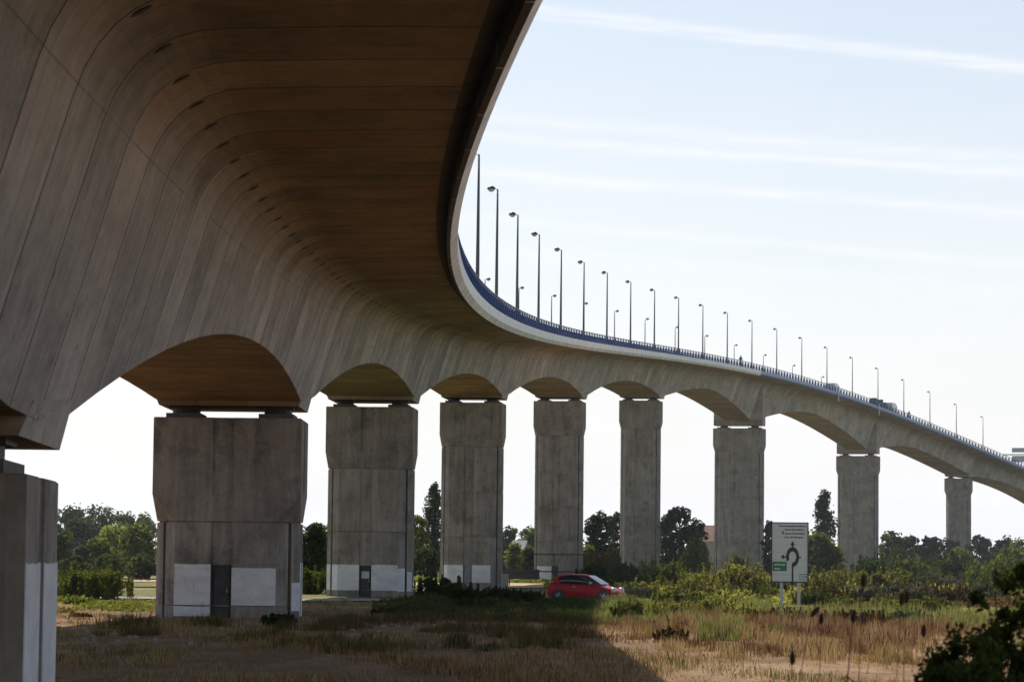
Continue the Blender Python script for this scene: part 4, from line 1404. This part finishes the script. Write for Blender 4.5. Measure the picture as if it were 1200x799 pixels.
GB = 'shrubs around the bridge piers'
B_ = [
 (98, 150, 664, 46, 'leaf_light', 'sunlit green hedge bush left of the wide pier, left half'),
 (126, 149, 663, 48, 'leaf_light', 'sunlit green hedge bush left of the wide pier, right half'),
 (78, 152, 668, 30, 'leaf_mid', 'dark leafy bush beside the nearest pier'),
 (96, 118, 700, 36, 'leaf_mid', 'low green weeds on the bank left of the wide pier'),
 (100, 103, 718, 22, 'leaf_rust', 'small rusty weed clump on the bare bank'),
 (80, 108, 716, 20, 'leaf_rust', 'brown weed clump close to the nearest pier'),
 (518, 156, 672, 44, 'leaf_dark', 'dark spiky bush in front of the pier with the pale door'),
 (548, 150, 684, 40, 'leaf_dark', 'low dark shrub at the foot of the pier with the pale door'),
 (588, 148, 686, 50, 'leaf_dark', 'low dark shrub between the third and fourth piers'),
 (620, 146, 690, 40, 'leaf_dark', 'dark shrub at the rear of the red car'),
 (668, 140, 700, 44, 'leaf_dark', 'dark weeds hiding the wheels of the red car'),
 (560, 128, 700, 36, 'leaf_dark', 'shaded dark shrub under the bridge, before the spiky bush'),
 (368, 181, 664, 46, 'leaf_mid', 'leafy bush wrapping the foot of the tree between the first two piers'),
 (470, 118, 712, 50, 'leaf_dark', 'shaded low weed mound right of the notice pier'),
 (332, 92, 718, 30, 'leaf_dark', 'dark grass clump at the right foot of the wide pier'),
 (700, 210, 656, 30, 'leaf_dark', 'dark bush behind the red car bonnet'),
 (735, 205, 654, 44, 'leaf_dark', 'dark bush ringing the foot of the pier right of the car'),
 (768, 200, 656, 40, 'leaf_dark', 'dark bush right of the bush-ringed pier'),
 (706, 240, 646, 22, 'leaf_rust', 'rust coloured bush between the dark tree and the car'),
 (792, 190, 654, 34, 'leaf_mid', 'mid green bush below the largest dark tree'),
 (820, 175, 668, 60, 'leaf_gold', 'golden green scrub left of the rounded golden bush'),
 (868, 172, 655, 84, 'leaf_gold', 'large rounded golden bush before the broad pier'),
 (882, 180, 672, 34, 'leaf_mid', 'shaded hollow bush left of the direction sign'),
 (905, 165, 688, 30, 'leaf_light', 'bright weeds around the left post of the direction sign'),
 (934, 200, 668, 56, 'leaf_gold', 'golden scrub behind the direction sign posts'),
 (975, 215, 664, 60, 'leaf_gold', 'golden scrub below the second broad pier'),
 (1022, 300, 648, 36, 'leaf_black', 'round dark bush at the right foot of the second broad pier'),
 (1020, 205, 666, 70, 'leaf_gold', 'yellow green scrub below the round dark bush'),
 (1064, 320, 650, 50, 'leaf_mid', 'low green bush between the round dark bush and the farthest pier'),
 (1106, 330, 650, 66, 'leaf_dark', 'wide dark bush hiding the foot of the farthest pier'),
 (1066, 225, 664, 60, 'leaf_mid', 'olive scrub in the middle right distance'),
 (1104, 215, 668, 60, 'leaf_grey', 'greyish scrub right of the olive scrub'),
 (1160, 240, 660, 70, 'leaf_mid', 'green scrub behind the dark foreground shrub'),
 (1180, 300, 650, 60, 'leaf_mid', 'pale green bush at the right edge behind the foreground shrub'),
 (975, 150, 682, 46, 'leaf_rust', 'brownish bramble mound right of the sign posts'),
 (1010, 152, 683, 54, 'leaf_grey', 'grey green bramble mound, centre of the bramble row'),
 (1055, 155, 682, 60, 'leaf_grey', 'grey green bramble mound right of the centre of the bramble row'),
 (1100, 158, 682, 60, 'leaf_rust', 'reddish bramble mound at the right end of the row'),
 (1150, 165, 680, 60, 'leaf_grey', 'dull bramble mound behind the foreground shrub'),
 (950, 148, 690, 34, 'leaf_mid', 'small green bush against the right sign post'),
 (742, 108, 703, 34, 'leaf_light', 'leafy weed clump at the tip of the bridge shadow'),
 (790, 106, 703, 60, 'leaf_gold', 'low leafy weed mound ahead of the red car, in full sun'),
 (838, 112, 697, 54, 'leaf_light', 'low leafy weed mound below the large golden bush'),
 (872, 100, 707, 48, 'leaf_gold', 'weed mound below the left post of the sign'),
 (915, 98, 711, 60, 'leaf_rust', 'brown leafy weeds below the sign'),
 (960, 94, 715, 64, 'leaf_rust', 'brown leafy weeds among the teasels, left part'),
 (1010, 92, 713, 60, 'leaf_rust', 'brown leafy weeds among the teasels, middle part'),
 (1066, 96, 713, 60, 'leaf_grey', 'grey leafy weeds among the teasels, right part'),
 (985, 118, 697, 56, 'leaf_light', 'green weed mound above the brown weeds, right of the sign posts'),
 (1040, 116, 699, 56, 'leaf_gold', 'green gold weed mound above the grey weeds'),
 (1095, 114, 699, 56, 'leaf_light', 'green weed mound left of the foreground shrub'),
 (790, 74, 735, 36, 'leaf_rust', 'small brown weed clump on the bare sunlit ground'),
 (905, 84, 733, 40, 'leaf_rust', 'rust brown clump at the left end of the russet weeds'),
 (760, 170, 678, 60, 'leaf_gold', 'pale golden weeds right of the red car'),
 (800, 150, 690, 50, 'leaf_light', 'sunlit low weeds between the red car and the golden bush'),
 (745, 160, 684, 40, 'leaf_grey', 'pale seeding weeds ahead of the red car'),
]
for (x, Y, vt, w, mt, lb) in B_:
    veg('shrub', x, Y, vt, w, mt, lb, 'shrub', GB, 'round', int(2600 + w * 75), leaf=max(.06, Y / F_PX * 1.9), nblob=30, depth_f=1.5)
def nz(x, y, a, b, c): return np.sin(x * a + c) * np.cos(y * b + c * 1.7) + .5 * np.sin(x * a * 2.3 + y * b * 1.9 + c)
# hedge of reddish scrub behind: a continuous band of ground cover
def cover_band(name, x0, x1, y0, y1, n, h, size, mat, label, colz=None):
    t = rng.uniform(0, 1, n)
    Yv = rng.uniform(y0, y1, n)
    Xv = vx(rng.uniform(x0, x1, n), Yv)
    z = gz(Xv, Yv)
    hh = h * (.35 + .65 * np.clip(np.sin(Xv * .5 + Yv * .2) * .5 + .5 + rng.normal(0, .2, n), 0, 1))
    P = np.stack([Xv, Yv, z + hh * rng.uniform(0, 1, n) ** .7], 1)
    g_ = nz(Xv, Yv, .9, .35, 2.0) + nz(Xv, Yv, .31, .12, 5.0)
    ed = np.minimum(1, np.minimum(Yv - y0, y1 - Yv) / (.25 * (y1 - y0)))
    pxs = 600 + F_PX * Xv / Yv
    ed = ed * np.clip(np.minimum(pxs - x0, x1 - pxs) / 45 + .1 + .3 * rng.normal(0, 1, n), 0, 1)
    P[:, 2] = z + (P[:, 2] - z) * np.clip(.45 + .4 * g_, .12, 1.2) * ed
    P = P[((g_ + rng.normal(0, .35, n)) > -.45) & (ed > .05)]
    o = big_mesh(name, leaf_quads(P, size), 4, M[mat])
    tag(o, label, None, None, 'stuff')
cover_band('weed_cover', 690, 1260, 149, 215, 46000, .95, .15, 'leaf_gold', 'tangle of yellow green weeds and scrub right of the car')
cover_band('bramble_cover', 930, 1260, 148, 165, 20000, .9, .14, 'leaf_rust', 'reddish bramble leaves behind the sign')
cover_band('far_scrub', 640, 1300, 215, 300, 30000, 1.3, .22, 'leaf_gold', 'band of green scrub at the foot of the far piers')
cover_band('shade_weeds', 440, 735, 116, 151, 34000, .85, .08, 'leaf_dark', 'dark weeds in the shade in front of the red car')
cover_band('bank_weeds', 40, 260, 110, 148, 9000, .35, .12, 'leaf_light', 'sunlit low weeds left of the wide pier')
cover_band('field_edge_weeds', 380, 700, 280, 300, 9000, .8, .25, 'leaf_light', 'green weeds along the far edge of the field')

def far_wood(name, x0, x1, y0, y1, n, h, size, label):
    Xv = rng.uniform(x0, x1, n); Yv = rng.uniform(y0, y1, n)
    cr = .55 + .30 * np.sin(Xv * .21 + Yv * .07) + .15 * np.sin(Xv * .53 - Yv * .19) + rng.normal(0, .06, n)
    P = np.stack([Xv, Yv, gz(Xv, Yv) + h * np.clip(cr, .2, 1) * rng.uniform(0, 1, n) ** .6], 1)
    o = big_mesh(name, leaf_quads(P, size), 4, M['leaf_dark'])
    tag(o, label, None, None, 'stuff')
far_wood('far_wood', -420, -110, 480, 620, 26000, 15, 1.3, 'far-off wood on the low hill at the left')
far_wood('distant_hedge', -110, 330, 620, 680, 22000, 5.5, .9, 'low far-off belt of trees along the horizon')
cover_band('side_scrub', 1200, 2100, 140, 330, 30000, 1.5, .26, 'leaf_gold', 'scrub continuing to the right of the view')

# grasses: bent blades, coloured one by one
def blades(n, X, Y, H, Wd, col, lean=.45):
    z = gz(X, Y)
    th = rng.uniform(0, 2 * math.pi, n); lt = rng.uniform(0, 2 * math.pi, n)
    L = H * rng.uniform(0, lean, n)
    dx, dy = np.cos(th) * Wd / 2, np.sin(th) * Wd / 2
    lx, ly = np.cos(lt) * L, np.sin(lt) * L
    b0 = np.stack([X - dx, Y - dy, z], 1); b1 = np.stack([X + dx, Y + dy, z], 1)
    m0 = np.stack([X + dx * .8 + lx * .35, Y + dy * .8 + ly * .35, z + H * .6], 1); m1 = np.stack([X - dx * .8 + lx * .35, Y - dy * .8 + ly * .35, z + H * .6], 1)
    t = np.stack([X + lx, Y + ly, z + H], 1)
    return np.stack([b0, b1, m0, t, m1], 1).reshape(-1, 3)
def grass_field(name, n, y0, y1, px0, px1, h, wd, label, palette, clump=True, patch=.05):
    u = rng.uniform(0, 1, n)
    Y = (y0 ** .2 + u * (y1 ** .2 - y0 ** .2)) ** 5
    X = vx(rng.uniform(px0, px1, n), Y)
    if clump:
        nc = n // 14
        ci = rng.integers(0, nc, n)
        X = X[ci] + rng.normal(0, .13, n); Y = Y[ci] + rng.normal(0, .22, n)
        hc = rng.uniform(.4, 1.35, nc)[ci % nc]
        kc = rng.uniform(0, 1, nc)[ci % nc]
    else:
        hc = np.ones(n); kc = rng.uniform(0, 1, n)
    dens = np.clip(.42 + .5 * nz(X, Y, .55, .20, 1.0) + .25 * nz(X, Y, 1.7, .6, 3.0), patch, 1)
    keep = rng.uniform(0, 1, n) < dens
    X, Y, hc, kc = X[keep], Y[keep], hc[keep], kc[keep]
    m = len(X)
    zone = np.clip(.5 + .4 * nz(X, Y, .25, .08, 4.0) + rng.normal(0, .12, m) + (kc - .5) * .7, 0, .999)
    pal = np.array(palette)
    ix = zone * (len(pal) - 1); i0 = ix.astype(int); f = (ix - i0)[:, None]
    c = pal[i0] * (1 - f) + pal[np.minimum(i0 + 1, len(pal) - 1)] * f
    c = c * rng.uniform(.75, 1.25, (m, 1))
    H = h * hc * rng.uniform(.4, 1.15, m) * (.35 + .8 * dens[keep])
    q = blades(m, X, Y, H, wd * np.maximum(1, Y / 110), c)
    o = big_mesh(name, q, 5, M['blade'], None, c)
    tag(o, label, None, None, 'stuff')
DRY = [(.11, .065, .030), (.22, .125, .055), (.34, .21, .10), (.42, .30, .15), (.20, .16, .055), (.10, .12, .035)]
GRN = [(.30, .24, .09), (.22, .22, .065), (.14, .17, .04), (.24, .25, .07), (.10, .13, .03)]
grass_field('dry_grass', 150000, 44, 150, -30, 1260, .20, .015, 'dry brown grass tufts covering the meadow', DRY)
grass_field('green_grass', 70000, 98, 128, 650, 1260, .30, .018, 'greener tall grass right of the bridge shadow', GRN)
def grass_patches(name, patches, per, h, wd, label, palette):
    Xs, Ys, Hs = [], [], []
    for (px, Yp, wx, wy, k) in patches:
        n = int(per * wx * wy * k)
        r_ = np.sqrt(rng.uniform(0, 1, n)); a_ = rng.uniform(0, 2 * math.pi, n)
        nc = max(3, n // 30); ci = rng.integers(0, nc, n)
        Xc = vx(px, Yp) + wx * (r_ * np.cos(a_))[ci % n]; Yc = Yp + wy * (r_ * np.sin(a_))[ci % n]
        Xs.append(Xc + rng.normal(0, .10, n)); Ys.append(Yc + rng.normal(0, .16, n))
        Hs.append(np.clip(1.15 - .75 * r_[ci % n] ** 2, .2, 1.2) * rng.uniform(.6, 1.2, nc)[ci] * rng.uniform(.5, 1.1, n))
    X, Y, H = np.concatenate(Xs), np.concatenate(Ys), np.concatenate(Hs) * h
    pal = np.array(palette); m = len(X)
    zone = np.clip(.5 + .35 * nz(X, Y, 1.1, .5, 2.0) + rng.normal(0, .18, m), 0, .999) * (len(pal) - 1)
    i0 = zone.astype(int); f = (zone - i0)[:, None]
    c = (pal[i0] * (1 - f) + pal[np.minimum(i0 + 1, len(pal) - 1)] * f) * rng.uniform(.75, 1.25, (m, 1))
    o = big_mesh(name, blades(m, X, Y, H, wd * np.maximum(1, Y / 110), c, .4), 5, M['blade'], None, c)
    tag(o, label, None, None, 'stuff')
grass_patches('russet_weeds', [(930, 84, 1.6, 3.5, 1), (990, 80, 1.7, 3.2, 1), (1045, 84, 1.4, 4, 1), (905, 92, 1.2, 3, .8), (1090, 88, 1.5, 4, .8), (820, 104, 1.4, 3.5, .8), (860, 98, 1.2, 3, .8), (1000, 96, 2, 3, .6),
                               (745, 92, .7, 2.5, .8), (1010, 66, .8, 2, .7), (1060, 70, .9, 2.2, .7), (770, 84, .5, 1.8, .8)],
              330, .52, .016, 'masses of tall russet weeds in the sun below the sign', [(.11, .055, .035), (.20, .105, .06), (.32, .19, .10), (.24, .14, .06), (.15, .085, .05)])
grass_patches('straw_tussocks', [(835, 82, .7, 2.2, 1), (880, 76, .8, 2, 1), (760, 76, .5, 1.6, 1), (795, 66, .5, 1.6, 1), (930, 68, .8, 2, 1), (975, 60, .6, 1.6, 1), (1050, 60, .7, 1.6, 1), (855, 60, .45, 1.4, .8), (740, 110, .8, 3, 1)],
              330, .48, .014, 'pale straw tussocks on the bare sunlit ground', [(.46, .33, .16), (.40, .26, .12), (.28, .21, .08), (.46, .30, .15)])
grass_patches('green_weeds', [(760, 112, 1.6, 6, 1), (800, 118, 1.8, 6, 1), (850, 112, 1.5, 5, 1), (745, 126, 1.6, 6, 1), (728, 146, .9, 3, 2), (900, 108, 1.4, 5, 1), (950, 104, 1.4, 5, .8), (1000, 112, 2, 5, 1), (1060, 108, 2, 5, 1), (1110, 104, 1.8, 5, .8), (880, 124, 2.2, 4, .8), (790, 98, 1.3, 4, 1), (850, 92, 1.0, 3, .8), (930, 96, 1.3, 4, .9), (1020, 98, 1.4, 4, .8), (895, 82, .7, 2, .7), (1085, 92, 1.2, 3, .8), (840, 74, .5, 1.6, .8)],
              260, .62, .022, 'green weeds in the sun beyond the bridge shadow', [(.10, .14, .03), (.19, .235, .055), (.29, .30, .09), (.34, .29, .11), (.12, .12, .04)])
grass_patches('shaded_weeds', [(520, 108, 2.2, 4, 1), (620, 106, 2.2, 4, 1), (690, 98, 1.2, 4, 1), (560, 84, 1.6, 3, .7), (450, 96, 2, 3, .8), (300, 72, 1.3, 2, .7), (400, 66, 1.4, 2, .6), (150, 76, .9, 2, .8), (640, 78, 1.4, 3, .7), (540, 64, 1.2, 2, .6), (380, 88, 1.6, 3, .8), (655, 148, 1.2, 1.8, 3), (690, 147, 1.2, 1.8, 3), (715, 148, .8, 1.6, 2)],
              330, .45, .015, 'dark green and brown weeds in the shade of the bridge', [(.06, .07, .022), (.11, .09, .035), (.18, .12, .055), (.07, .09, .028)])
grass_field('short_verge', 60000, 124, 147, 770, 1260, .10, .03, 'short bright verge in front of the sign', [(.34, .35, .10), (.46, .43, .15)], clump=False, patch=.6)

# stones on the shaded ground near the wide pier
st_m = simple('grey_stone', (.26, .24, .21), .9, noise=.2, nscale=5)
b = MB()
for k in range(260):
    Y = random.uniform(66, 96); x = vx(random.uniform(60, 560), Y); r_ = random.uniform(.03, .11)
    pts = []
    for sz in (0, 1):
        for a in range(5):
            th = a * 1.2566 + random.uniform(-.3, .3); rr = r_ * (1 if sz == 0 else .6) * random.uniform(.7, 1.2)
            pts.append((x + rr * math.cos(th), Y + rr * math.sin(th), gzf(x, Y) + (-.02 if sz == 0 else r_ * random.uniform(.4, .7))))
    b.add(pts, [(0, 1, 6, 5), (1, 2, 7, 6), (2, 3, 8, 7), (3, 4, 9, 8), (4, 0, 5, 9), (5, 6, 7, 8, 9)])
o = b.build('rubble', st_m); tag(o, 'scattered grey stones on the shaded ground', None, None, 'stuff')

# tall weed stalks standing up out of the grass (individual tufts)
def tuft(x, Y, h, w, pal, label, n=520):
    X0 = vx(x, Y)
    X = X0 + rng.normal(0, w, n); Yv = Y + rng.normal(0, w, n)
    c = np.array(pal)[rng.integers(0, len(pal), n)] * rng.uniform(.7, 1.2, (n, 1))
    o = big_mesh('grass_tuft', blades(n, X, Yv, h * rng.uniform(.5, 1.1, n), .013 * max(1, Y / 90), c, .35), 5, M['blade'], None, c)
    tag(o, label, None, None, 'stuff')
tuft(800, 88, .62, .30, DRY[1:4], 'large straw tuft at the edge of the shadow, nearest the bottom centre')
tuft(845, 74, .60, .28, [(.22, .20, .06), (.30, .22, .09)], 'olive tuft in the bare sunlit patch')
tuft(960, 82, .75, .42, [(.30, .17, .09), (.40, .28, .16)], 'big russet tuft below the direction sign')
tuft(1040, 70, .60, .35, [(.34, .2, .1), (.42, .3, .16)], 'straw tuft among the teasels')
tuft(890, 92, .60, .40, DRY[:3], 'brown tuft left of the big russet tuft')
tuft(640, 66, .42, .45, [(.12, .11, .04), (.2, .14, .06)], 'shaded tuft at the bottom centre')
tuft(430, 62, .40, .45, [(.12, .11, .04), (.2, .14, .06)], 'shaded tuft below the notice pier')
tuft(160, 84, .55, .45, [(.09, .10, .03), (.16, .12, .05)], 'dark tuft just left of the wide pier foot')
tuft(250, 90, .45, .40, [(.09, .10, .03), (.16, .12, .05)], 'green tuft before the door of the wide pier')

# ------------------------------------------------------------------ teasels close to the camera
def teasel(x, v, x_base, Y, label):
    X = vx(x, Y); z = vz(x, v, Y); Xb = vx(x_base, Y * 1.0)
    zg = gzf(Xb, Y)
    Xg = X + (Xb - X) * ((z - zg) / max(.2, z - vz(x_base, 799, Y)))
    root = empty('teasel', (Xg, Y, zg)); tag(root, label, 'teasel', 'dry teasels standing close to the camera')
    top = (X - Xg, 0, z - zg)
    b = MB(); b.tube([(0, 0, -.05), (top[0] * .45 + .01, .02, top[2] * .5), (top[0] * .97, 0, top[2] - .03)], [.0055, .0045, .003] if x == 1002.5 else [.0034, .0026, .002], 6)
    # a pair of dead stem leaves
    for sgn, hh in ((1, .55), (-1, .72)):
        p = Vector((top[0] * hh, 0, top[2] * hh)); b.tube([p, p + Vector((sgn * .06, 0, .05)), p + Vector((sgn * .11, .01, .02))], [.005, .006, .001], 4)
    b.build('stem', M['stemm'], root, True)
    ax = (Vector(top) - Vector((top[0] * .45, 0, top[2] * .5))).normalized()
    if v < 720 and x < 960: ax = (ax + Vector((.7, 0, 0))).normalized()
    c0 = Vector((top[0] * .97, 0, top[2] - .03))
    hb_ = MB()
    hb_.tube([c0, c0 + ax * .015, c0 + ax * .035, c0 + ax * .055, c0 + ax * .07], [.006, .013, .0155, .012, .005], 10)
    hd = hb_.build('seed_head', M['headm'], root, True)
    sp = MB()
    for k in range(46):
        t = random.random(); a = random.uniform(0, 6.28)
        o1 = ax.orthogonal().normalized(); o2 = ax.cross(o1)
        dirv = (o1 * math.cos(a) + o2 * math.sin(a))
        r0 = .004 + .011 * math.sin(min(1, t * 1.1) * math.pi)
        p = c0 + ax * (.07 * t)
        e = p + dirv * (r0 + .007) + ax * .006
        q = p + dirv * r0 * .9
        w_ = ax.cross(dirv) * .0009
        sp.add([q - w_, q + w_, e], [(0, 1, 2), (2, 1, 0)][:1])
    for k in range(5):
        a = k * 1.2566; o1 = ax.orthogonal().normalized(); o2 = ax.cross(o1); dirv = o1 * math.cos(a) + o2 * math.sin(a)
        e = c0 + dirv * .03 + ax * .035; w_ = ax.cross(dirv) * .0015
        sp.add([c0 - w_, c0 + w_, e], [(0, 1, 2)])
    sp.build('bracts', M['headm'], hd)
for args in ((1002.5, 722, 995, 15.5, 'teasel with the thickest stem, left of the centre of the row'), (1059, 702, 1052, 15, 'teasel with a second head beside it, right of the thick stemmed one'),
             (1064.5, 700, 1060, 16, 'shorter headed teasel doubled up with its neighbour'), (1084, 739, 1081, 16.5, 'teasel nearest the dark foreground shrub'),
             (954, 715, 940, 16, 'teasel head leaning to the right below the sign'), (964.5, 725, 962, 18, 'small teasel right of the leaning head'),
             (1014, 681, 1008, 15, 'teasel whose head is set against the golden scrub'), (931, 771, 929, 15, 'lowest left teasel, below the sign')):
    teasel(*args)

# dark shrub in the lower right corner, close to the camera
def near_shrub(x, v, Y, W, label, n):
    X = vx(x, Y); zg = gzf(X, Y); H = vz(x, v, Y) - zg
    root = empty('foreground_shrub', (X, Y, zg)); tag(root, label, 'shrub')
    r = np.random.default_rng(int(x))
    tips = []
    b = MB()
    for k in range(30):
        a = r.uniform(0, 2 * math.pi); rad = W / 2 * math.sqrt(r.uniform(.05, 1)); hh = H * (1 - .42 * (rad / (W / 2)) ** 1.6) * r.uniform(.62, 1.0)
        e = Vector((rad * math.cos(a), rad * math.sin(a), hh)); m_ = Vector((e.x * .35, e.y * .35, hh * .55))
        b.tube([(0, 0, 0), m_, e], [.015, .010, .003], 5)
        for q in range(9):
            t = r.uniform(.25, 1.0)
            p = m_.lerp(e, t) if t > .4 else Vector((0, 0, 0)).lerp(m_, .5 + t)
            tips.append((np.array(p) + r.normal(0, .06, 3), r.uniform(.04, .12)))
    b.build('branches', M['bark'], root)
    C = np.array([t[0] for t in tips]); S_ = np.array([t[1] for t in tips])
    idx = r.integers(0, len(C), n); d = r.normal(size=(n, 3)); d /= np.linalg.norm(d, axis=1, keepdims=True)
    P = C[idx] + d * (S_[idx] * r.uniform(.2, 1.15, n))[:, None]
    P = P[P[:, 2] > .05]
    big_mesh('leaves', leaf_quads(P, .024, stretch=1.9), 4, M['leaf_black'], root)
near_shrub(1188, 622, 17.5, 1.15, 'dark leafy shrub rising at the right edge in the foreground', 30000)
near_shrub(1140, 700, 17.0, 1.0, 'lower dark shrub in the bottom right corner', 24000)

# ------------------------------------------------------------------ fences, houses
def rail_fence(pts, hs, mat, name, label, post_h, step=2.4, r_=.04, cat='fence'):
    root = empty(name, (pts[0][0], pts[0][1], gzf(*pts[0]))); tag(root, label, cat)
    (x0, y0), (x1, y1) = pts
    L = math.hypot(x1 - x0, y1 - y0); n = int(L / step)
    o0 = root.location
    for hgt in hs:
        MB().tube([(x0 + (x1 - x0) * k / n - o0.x, y0 + (y1 - y0) * k / n - o0.y, gzf(x0 + (x1 - x0) * k / n, y0 + (y1 - y0) * k / n) + hgt - o0.z) for k in range(n + 1)], r_, 5).build('rail', M[mat], root)
    for k in range(n + 1):
        x, y = x0 + (x1 - x0) * k / n, y0 + (y1 - y0) * k / n
        MB().box((x - o0.x, y - o0.y, gzf(x, y) + post_h / 2 - o0.z), (.10, .10, post_h)).build('post', M[mat], root)
    return root
rail_fence([(-46, 170), (-17, 168)], (.42, .88), 'wood', 'rail_fence', 'two rail wooden fence beyond the road left of the wide pier', 1.05)
rail_fence([(-16, 330), (-6, 330)], (.5, 1.1), 'fence', 'dark_fence', 'dark low fence at the foot of the dark poplar', 1.3, 2.0)
fr_ = rail_fence([(-4, 262), (8, 262)], (1.35, 2.9), 'fence', 'metal_frame_fence', 'tall dark metal frame between the third and fourth piers', 3.0, 4.0, .06)
MB().box((2.2, .4, 1.0), (9.0, .1, .9)).build('solid_panel', M['fence'], fr_)
cab = MB().box((0, 0, .6), (.55, .4, 1.2)).box((0, 0, 1.23), (.62, .46, .06)).build('utility_cabinet', M['plaster'])
cab.location = (vx(594.5, 210), 210, gzf(vx(594.5, 210), 210)); tag(cab, 'pale utility cabinet against the right side of the pale door pier', 'cabinet')

def house(x, Y, v_ridge, w_px, label, red=True):
    X = vx(x, Y); zg = gzf(X, Y); H = vz(x, v_ridge, Y) - zg; W = w_px / F_PX * Y; D = 8.0
    root = empty('house', (X, Y, zg), R(-8)); tag(root, label, 'house')
    eave = H * .70
    MB().box((0, 0, eave / 2), (W, D, eave)).build('wall', M['plaster'], root)
    q = MB()
    V = [(-W / 2 - .4, -D / 2 - .4, eave - .05), (W / 2 + .4, -D / 2 - .4, eave - .05), (W / 2 + .4, 0, H), (-W / 2 - .4, 0, H), (-W / 2 - .4, D / 2 + .4, eave - .05), (W / 2 + .4, D / 2 + .4, eave - .05)]
    q.add(V, [(0, 1, 2, 3), (3, 2, 5, 4), (0, 3, 4), (1, 5, 2), (0, 4, 5, 1)])
    rf = q.build('roof', M['tiles'] if red else M['slate'], root)
    MB().box((W * .25, 1.0, H), (.7, .6, 1.2)).build('chimney', M['plaster'], rf)
    k = -W / 2 + 1.2
    while k < W / 2 - .8:
        f = MB().box((k, -D / 2 - .02, eave * .55), (1.0, .06, 1.3)).build('window', M['white'], root)
        MB().box((k, -D / 2 - .06, eave * .55), (.84, .03, 1.14)).build('pane', M['window'], f)
        k += 2.6
    return root
house(838, 470, 615.5, 36, 'pale house with a red tiled roof beside the broad pier')
house(612, 500, 633, 12, 'small distant building with a dark grey roof between two piers', False)

print('objects', len(bpy.data.objects))

# ------------------------------------------------------------------ air
hz = bpy.data.materials.new('air'); hz.use_nodes = True
ht = hz.node_tree; ht.nodes.clear()
ho = ht.nodes.new('ShaderNodeOutputMaterial'); hv = ht.nodes.new('ShaderNodeVolumePrincipled')
hv.inputs['Color'].default_value = (.80, .87, 1.0, 1)
hv.inputs['Density'].default_value = 0.00008
hv.inputs['Anisotropy'].default_value = .35
ht.links.new(hv.outputs[0], ho.inputs['Volume'])
hb = MB().box((0, 1450, 34), (4100, 3600, 74)).build('haze', hz)
tag(hb, 'thin pale summer haze over the meadow', None, None, 'stuff')
